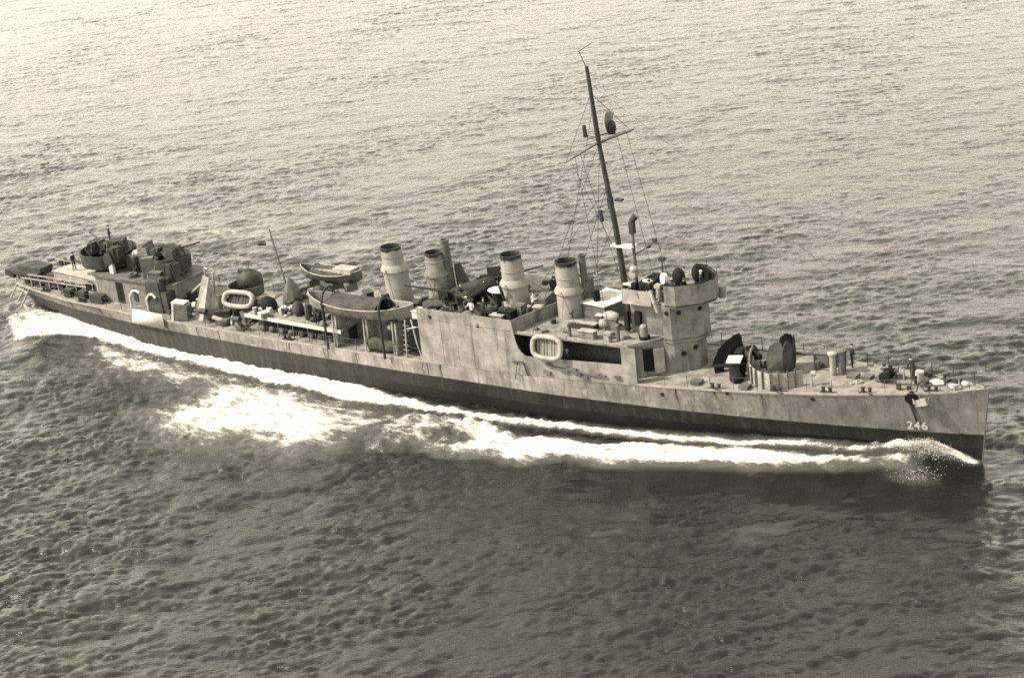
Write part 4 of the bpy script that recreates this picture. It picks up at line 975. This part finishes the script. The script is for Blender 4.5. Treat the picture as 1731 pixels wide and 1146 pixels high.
CREW = [(3,-43.3,.9,4.02,0,'lone figure in dark clothes standing on the added pale stern box'),
 (3,-38.2,1.4,7.0,1,'dark figure standing highest, on top of the larger after gun tub'),
 (0,-33.2,-.6,5.45,2,'crewman on the after deckhouse roof between the two gun tubs'),
 (2,24.9,-.9,9.62,-.5,'crewman in a dark jacket leaning over the front of the open bridge'),
 (1,24.0,.9,9.62,.3,'crewman in a pale shirt at the back of the open bridge'),
 (0,25.7,.5,9.62,.2,'crewman in a dark shirt and white cap on the open bridge, nearest the bow'),
 (3,22.4,-1.4,9.22,-1,'signalman in dark clothes behind the pale signal platform screen'),
 (1,7.3,-3.6,GD,-1.6,'crewman in a pale shirt at the side parapet beside the second funnel'),
 (2,8.1,-3.2,GD,2,'crewman in a dark jacket bending over the gear aft of the second funnel'),
 (0,6.6,-3.3,GD,-.4,'crewman in dark dungarees beside the starboard amidships gun'),
 (2,3.9,-.9,GD,1,'crewman bent over the gun nearest the third funnel'),
 (1,11.1,-.6,GD,0,'crewman in a pale shirt under the forward parapet of the gun deck'),
 (0,15.9,-3.5,3.65,-1.5,'crewman in dark clothes inside the shaded side passage by the hanging raft'),
 (3,36.9,1.9,dz(36.9)+.08,1,'crewman in dark clothes by the mushroom vents on the foredeck'),
 (2,42.4,.3,dz(42.4)+.08,2.6,'crewman stooping by the anchor chain near the bow'),
 (1,-21.3,-.4,3.1,-1,'crewman in a pale shirt among the gear beside the canvas peak'),
 (0,-9.0,-3.7,4.5,-1.2,'crewman in a dark shirt and white cap on the boat deck aft of the whaleboat')]
for k, x, y, z, rz, lb in CREW: person(k, x, y, z, rz, lb, "crew on the warship's decks")

# ------------------------------------------------------------------ sea
POLY = {
'hull_foam':[(-43.5,-7.8),(-42.5,-5.8),(-38.6,-4.9),(-35.9,-4.4),(-28.6,-5.5),(-20.7,-6.2),(-14.6,-6.7),(-7.6,-7.1),(-2.1,-7.7),(2.7,-6.9),(3.8,-7.0),(6.9,-7.0),(10.0,-6.9),(13.8,-6.3),(18.8,-5.6),(22.2,-5.2),(28.2,-4.2),(30.6,-3.9),(35.5,-2.6),(38.4,-2.5),(40.7,-2.0),(43.7,-1.5),(42.5,-1.1),(40.4,-1.4),(37.9,-2.1),(35.2,-2.0),(30.2,-3.2),(27.8,-3.4),(20.7,-4.3),(15.5,-4.9),(10.2,-5.5),(6.3,-5.7),(-0.1,-5.4),(-5.0,-4.2),(-9.9,-3.5),(-19.4,-3.0),(-27.4,-2.0),(-35.7,-1.0),(-46.4,-0.2),(-50.7,0.1),(-49.1,-3.6)],
'main_band':[(43.0,-1.9),(41.0,-2.7),(38.2,-3.3),(33.7,-3.7),(28.6,-4.7),(23.5,-6.0),(20.9,-7.4),(16.9,-7.5),(14.5,-8.7),(11.5,-7.3),(8.6,-6.7),(6.3,-7.0),(2.6,-7.5),(2.1,-10.8),(4.7,-14.5),(7.3,-12.7),(9.6,-13.2),(11.8,-13.0),(13.8,-12.0),(15.5,-12.4),(17.0,-12.5),(19.6,-10.1),(22.8,-10.5),(25.6,-9.3),(28.4,-8.2),(33.8,-6.8),(36.9,-5.3),(39.8,-4.3),(41.3,-3.3),(43.6,-3.2)],
'mid_patch':[(-18.2,-15.9),(-13.2,-19.3),(-9.1,-18.4),(-6.7,-17.0),(-3.5,-17.6),(-1.4,-17.3),(1.6,-14.8),(0.6,-11.3),(-0.3,-8.7),(-3.7,-8.2),(-6.4,-7.2),(-11.0,-6.9),(-20.8,-7.2),(-17.0,-11.4),(-17.6,-13.9)],
'lace':[(-38.7,-4.9),(-37.6,-3.8),(-28.5,-4.4),(-21.5,-5.7),(-14.4,-6.6),(-15.5,-9.1),(-19.3,-10.9),(-21.8,-11.0),(-24.9,-10.2),(-28.8,-11.0),(-34.0,-7.9)],
'far_a':[(-69.9,27.7),(-67.6,30.6),(-61.5,28.9),(-58.5,24.4),(-62.9,23.8)],
'far_b':[(-55.9,24.5),(-53.0,26.5),(-43.3,27.6),(-39.8,24.2),(-45.0,22.7),(-52.0,21.9)],
'far_c':[(-32.3,23.9),(-31.3,27.4),(-27.3,26.3),(-27.1,22.3)],
'join':[(-21.5,-5.6),(-12,-6.6),(-4,-7.2),(1,-7.6),(3.4,-7.4),(3.2,-12.5),(1.0,-14.6),(-2,-13),(-10,-9),(-19,-9.5)],
'hole':[(7.5,-10.9),(8.3,-9.4),(11.2,-10.2),(10.3,-12.0)],
'stern':[(-48.5,-1.0),(-52,1.8),(-62,4.5),(-80,7),(-120,12),(-120,-16),(-80,-11),(-60,-7.5),(-50.0,-5.0),(-44.5,-5.5)]}
def sdist(poly, X, Y):
    """signed distance to a polygon, positive inside"""
    P = np.array(poly); n = len(P); d = np.full(X.shape, 1e9); ins = np.zeros(X.shape, bool)
    for i in range(n):
        a, b = P[i], P[(i+1) % n]; e = b-a; wx = X-a[0]; wy = Y-a[1]
        t = np.clip((wx*e[0]+wy*e[1])/(e@e), 0, 1); d = np.minimum(d, np.hypot(wx-e[0]*t, wy-e[1]*t))
        c = ((a[1] <= Y) != (b[1] <= Y)); 
        with np.errstate(divide='ignore', invalid='ignore'): xx = a[0]+(Y-a[1])/(b[1]-a[1])*(b[0]-a[0]) if b[1] != a[1] else np.full(Y.shape, 1e9)
        ins ^= c & (X < xx)
    return np.where(ins, d, -d)
LEE = [(22.3,-9.0),(30.3,-6.8),(40.0,-1.4),(47.7,0.1),(49.5,-4.3),(50.4,-9.5),(46.9,-13.3),(42.4,-12.0),(36.9,-12.3),(34.5,-16.2),(29.1,-16.5),(24.6,-13.2)]
# wave field: a random sea from an inverse FFT, wind roughly across the ship's track
rng = np.random.default_rng(11)
def wave_tile(Nn, L, kp, rms, dirn, spread, klo, khi):
    k1 = np.fft.fftfreq(Nn, L/Nn)*2*np.pi; KX, KY = np.meshgrid(k1, k1, indexing='ij'); K = np.hypot(KX, KY); K[0,0] = 1
    S = K**-3.9*np.exp(-1.2*(kp/K)**2)*((K > klo) & (K < khi)); ct = (KX*math.cos(dirn)+KY*math.sin(dirn))/K
    S *= (np.abs(ct)**spread*.85+.15); S[0,0] = 0
    A = np.sqrt(S)*(rng.normal(size=K.shape)+1j*rng.normal(size=K.shape))
    h = np.fft.ifft2(A).real; sc = rms/h.std(); F = np.fft.fft2(h*sc)
    dx = np.fft.ifft2(-1j*KX/K*F).real; dy = np.fft.ifft2(-1j*KY/K*F).real
    return h*sc, dx, dy
def sample(T, L, X, Y):
    Nn = T.shape[0]; fx = (X/L % 1)*Nn; fy = (Y/L % 1)*Nn; i = np.floor(fx).astype(int) % Nn; j = np.floor(fy).astype(int) % Nn; u = fx-np.floor(fx); v = fy-np.floor(fy); i1 = (i+1) % Nn; j1 = (j+1) % Nn
    return T[i,j]*(1-u)*(1-v)+T[i1,j]*u*(1-v)+T[i,j1]*(1-u)*v+T[i1,j1]*u*v
WD = math.atan2(math.cos(YAW), math.sin(YAW)) + R(-4)
TA = wave_tile(1024, 233.0, 2*np.pi/7.0, .085, WD, 8, .12, 12); TB = wave_tile(1024, 61.0, 2*np.pi/1.25, .049, WD+.15, 5, 1.2, 45)
TC = wave_tile(512, 310.0, 2*np.pi/60, 1.0, WD+.5, 1, .02, .6)
f2 = np.array([math.sin(YAW), math.cos(YAW)]); r2d = np.array([math.cos(YAW), -math.sin(YAW)])
# sheet in a frame aligned with the waves: fine in the seen stretch, coarse to the horizon
vv = [65.0]
while vv[-1] < 410: vv.append(vv[-1] + .13 + (vv[-1]-65)*.0014)
vv = np.array(vv); uu = np.arange(-112, 104, .22)
far = np.array([3, 8, 20, 50, 120, 300, 800, 2500, 9000, 30000.0])
vs_ = np.concatenate([vv[0]-far[::-1], vv, vv[-1]+far]); us_ = np.concatenate([uu[0]-far[::-1], uu, uu[-1]+far])
UU, VV = np.meshgrid(us_, vs_, indexing='ij')
X = CX + UU*r2d[0] + VV*f2[0]; Y = CY + UU*r2d[1] + VV*f2[1]
edge = np.clip((np.minimum.reduce([UU-uu[0], uu[-1]-UU, VV-vv[0], vv[-1]-VV]))/6, 0, 1)
hA, dxA, dyA = (sample(T, 233.0, X, Y) for T in TA); hB, dxB, dyB = (sample(T, 61.0, X, Y) for T in TB); gust = sample(TC[0], 310.0, X, Y)
fi = np.stack([sdist(POLY[k], X, Y) for k in POLY]); ky = list(POLY)
D = {k: fi[i] for i, k in enumerate(ky)}
hbw = np.interp(X, XK, WLK)                       # half breadth at the water
outside = np.where((X > -49.5) & (X < 47.4), np.abs(Y)-hbw, np.hypot(np.clip(X-47.4, 0, None)+np.clip(-49.5-X, 0, None), Y))
# lee of the hull to starboard: short waves knocked down, so the side mirrors in it
lee = np.clip(1-np.clip(-Y-hbw-2.0, 0, None)/26, 0, 1)*np.clip((X-8)/14, 0, 1)*np.clip((49.5-X)/3, 0, 1)*(Y < 1)
lee = np.maximum(.18*lee**.7, np.clip(sdist(LEE, X, Y)/5+.6+.55*sample(TC[0], 310.0, X*6, Y*9)+.25*sample(TC[1], 310.0, X*19, Y*25), 0, 1))
near = np.clip(1-outside/3.0, 0, 1)
gB = 1+.5*np.clip(sample(TC[1], 310.0, X*2.3+40, Y*2.3), -1.2, 1.4)
calm = 1-.70*np.clip((Y+6)/60, 0, 1)
amp = edge*calm*(1-.90*lee)*(1+.13*np.clip(gust, -1.5, 1.5))
Zw = hA*amp*(1-.35*near) + hB*amp*(1-.4*lee)*gB
# bow wave climbing the stem, with its diverging crest
zr = np.interp(X, [20,24,30,36,40,42,44,45.5,47,47.7], [0,.15,.42,.72,1.1,1.4,1.6,.85,.12,0])
Zw += zr*np.exp(-np.clip(outside, 0, None)/1.15)*(1+.12*hB/.06*.3)
for k, s_, r_ in (('main_band', .36, 1.3), ('mid_patch', .08, 1.4), ('hull_foam', .08, .5)):
    Zw += s_*np.clip(D[k]/r_+.35, 0, 1)*(1+.18*hB/.06)
trough = np.exp(-((outside-1.6)/1.0)**2)*np.clip((X-14)/6, 0, 1)*np.clip((38-X)/6, 0, 1)*(Y < 0); Zw -= .15*trough
Xd = X + dxA*amp*.75 + dxB*amp*.8; Yd = Y + dyA*amp*.75 + dyB*amp*.8
foam = np.zeros(X.shape)
def soft(d, r): return np.clip(d/r*.5+.5, 0, 1)
foam = np.maximum(foam, soft(D['hull_foam'], .45)*np.clip(.62+(X+52)/26, .62, 1.0))
foam = np.maximum(foam, soft(D['main_band'], 1.0)*np.clip(.72+.04*(X-8), .62, 1.0)*(1-.55*soft(D['hole'], .8)))
foam = np.maximum(foam, soft(D['mid_patch'], 3.0)*.86)
foam = np.maximum(foam, soft(D['lace'], 2.4)*.70)
foam = np.maximum(foam, soft(D['join'], 2.0)*.69)
for k in ('far_a','far_b'): foam = np.maximum(foam, soft(D[k], 4.0)*.68)
foam = np.maximum(foam, soft(D['far_c'], 2.5)*.5); foam = np.maximum(foam, soft(D['stern'], 4.0)*.58)
# diverging bow-wave lip from the stem, and the port side's own wave
lip = np.exp(-((outside-.35)/.42)**2)*np.clip((X-40)/2, 0, 1)*np.clip((47.6-X)/.5, 0, 1); foam = np.maximum(foam, lip*.95)
port = np.exp(-((Y-(3.0+(44-X)*.30))/1.2)**2)*np.clip((X-6)/10, 0, 1)*np.clip((43.5-X)/2, 0, 1); foam = np.maximum(foam, port*.8)
foam = np.maximum(foam, np.clip(1-outside/.9, 0, 1)*np.clip((20-X)/10, 0, 1)*.8*(Y > 0))
# a few breaking crests in the open sea
foam = np.maximum(foam, np.clip((hA-.31)/.04, 0, 1)*.36*edge)
haze_patch = np.clip(1-np.hypot((X-44)/2.6, (Y+4.3)/1.2), 0, 1); foam = np.maximum(foam, haze_patch*.42)
nu, nv = X.shape; co = np.empty((nu*nv, 3), np.float32); co[:,0] = Xd.ravel(); co[:,1] = Yd.ravel(); co[:,2] = Zw.ravel()
me = bpy.data.meshes.new('water'); me.vertices.add(nu*nv); me.vertices.foreach_set('co', co.ravel())
ii, jj = np.meshgrid(np.arange(nu-1), np.arange(nv-1), indexing='ij'); a_ = (ii*nv+jj).ravel()
F4 = np.stack([a_, a_+nv, a_+nv+1, a_+1], 1).astype(np.int32); nf = len(F4)
me.loops.add(nf*4); me.loops.foreach_set('vertex_index', F4.ravel()); me.polygons.add(nf); me.polygons.foreach_set('loop_start', np.arange(nf, dtype=np.int32)*4)
me.update(calc_edges=True); me.polygons.foreach_set('use_smooth', np.ones(nf, bool))
at = me.attributes.new('foam', 'FLOAT', 'POINT'); at.data.foreach_set('value', foam.ravel().astype(np.float32))
al = me.attributes.new('lee', 'FLOAT', 'POINT'); al.data.foreach_set('value', lee.ravel().astype(np.float32))
if me.polygons[nf//2].normal.z < 0: me.flip_normals()
def water_mat():
    m, n, b = new_mat('sea_water'); co = coords(n)
    mp = N(n, 'ShaderNodeMapping'); mp.inputs['Rotation'].default_value = (0,0,-WD); n.links.new(co, mp.inputs[0]); c2 = mp.outputs[0]
    fo = N(n, 'ShaderNodeAttribute', attribute_name='foam').outputs['Fac']; le = N(n, 'ShaderNodeAttribute', attribute_name='lee').outputs['Fac']
    n1 = noise(n, c2, 2.0, 6, .66, (1.0, .5, 1)); n2 = noise(n, c2, 7.0, 4, .6, (1.0, .55, 1)); n3 = noise(n, c2, .5, 3, .5, (1, .5, 1))
    h = math_(n, 'ADD', math_(n, 'MULTIPLY', n1, .14), math_(n, 'MULTIPLY', n2, .014)); h = math_(n, 'ADD', h, math_(n, 'MULTIPLY', n3, .12))
    lace = noise(n, co, .95, 10, .74, (.55, 1.35, 1)); l2 = noise(n, co, .28, 4, .6)
    mix = math_(n, 'ADD', math_(n, 'MULTIPLY', lace, .75), math_(n, 'MULTIPLY', l2, .25))
    th = math_(n, 'SUBTRACT', math_(n, 'ADD', fo, math_(n, 'MULTIPLY', math_(n, 'SUBTRACT', mix, .5), 2.0)), .55)
    fac = ramp(n, math_(n, 'MULTIPLY', th, ramp(n, fo, .02, .12)), .0, .32)
    body = mixc(n, ramp(n, math_(n, 'ADD', fo, math_(n, 'MULTIPLY', l2, .2)), .1, .9), sep(.007), sep(.075))
    b.inputs['Roughness'].default_value = .15; b.inputs['IOR'].default_value = 1.34; b.inputs['Specular IOR Level'].default_value = .5
    n.links.new(body, b.inputs['Base Color'])
    bm = N(n, 'ShaderNodeBump'); bm.inputs['Distance'].default_value = 1.0; n.links.new(h, bm.inputs['Height'])
    n.links.new(math_(n, 'SUBTRACT', .8, math_(n, 'MULTIPLY', le, .68)), bm.inputs['Strength']); n.links.new(bm.outputs[0], b.inputs['Normal'])
    fb = N(n, 'ShaderNodeBsdfPrincipled'); fb.inputs['Roughness'].default_value = .9; fb.inputs['Specular IOR Level'].default_value = .1
    fc = noise(n, co, 1.6, 8, .75, (.6, 1.3, 1)); n.links.new(mixc(n, ramp(n, fc, .3, .6), sep(.26), sep(.62)), fb.inputs['Base Color'])
    b2 = N(n, 'ShaderNodeBump'); b2.inputs['Strength'].default_value = .7; b2.inputs['Distance'].default_value = .35; n.links.new(lace, b2.inputs['Height']); n.links.new(b2.outputs[0], fb.inputs['Normal'])
    ms = N(n, 'ShaderNodeMixShader'); n.links.new(math_(n, 'POWER', fac, 1.2), ms.inputs[0]); n.links.new(b.outputs[0], ms.inputs[1]); n.links.new(fb.outputs[0], ms.inputs[2])
    n.links.new(ms.outputs[0], n.nodes['Material Output'].inputs['Surface'])
    return m
me.materials.append(water_mat())
sea = bpy.data.objects.new('water', me); col.objects.link(sea); tag(sea, kind='structure')

# spray thrown up where the bow wave breaks
mb = MB(); rs = random.Random(5)
for i in range(4200):
    x = rs.gauss(43.9, .9) if rs.random() < .9 else rs.uniform(41, 46.8); 
    b = hw(x, 1.3)+.12+abs(rs.gauss(0, .45)); zb = float(np.interp(x, [36,40,42,44,45.5,47], [.7,1.0,1.35,1.6,.9,.2])); r = rs.uniform(.01,.045)
    z = zb*math.exp(-(b-hw(x,1.3))/1.3) + abs(rs.gauss(0,.11)); p = Vector((x,-b,z))
    o4 = [Vector((rs.uniform(-1,1),rs.uniform(-1,1),rs.uniform(-1,1)))*r for _ in range(4)]
    mb.add([p+q for q in o4], [(0,1,2),(0,2,3),(0,3,1),(1,3,2)])
for i in range(1300):                      # drops falling back outside the crest
    x = rs.gauss(44.1, .8); y = -rs.gauss(3.6, .8); r = rs.uniform(.01,.04); p = Vector((x,y,abs(rs.gauss(.1,.15))))
    o4 = [Vector((rs.uniform(-1,1),rs.uniform(-1,1),rs.uniform(-1,1)))*r for _ in range(4)]
    mb.add([p+q for q in o4], [(0,1,2),(0,2,3),(0,3,1),(1,3,2)])
sp_ = mb.build('spray','white',None,0); tag(sp_,'white spray thrown up along the bow wave',None,None,'stuff')
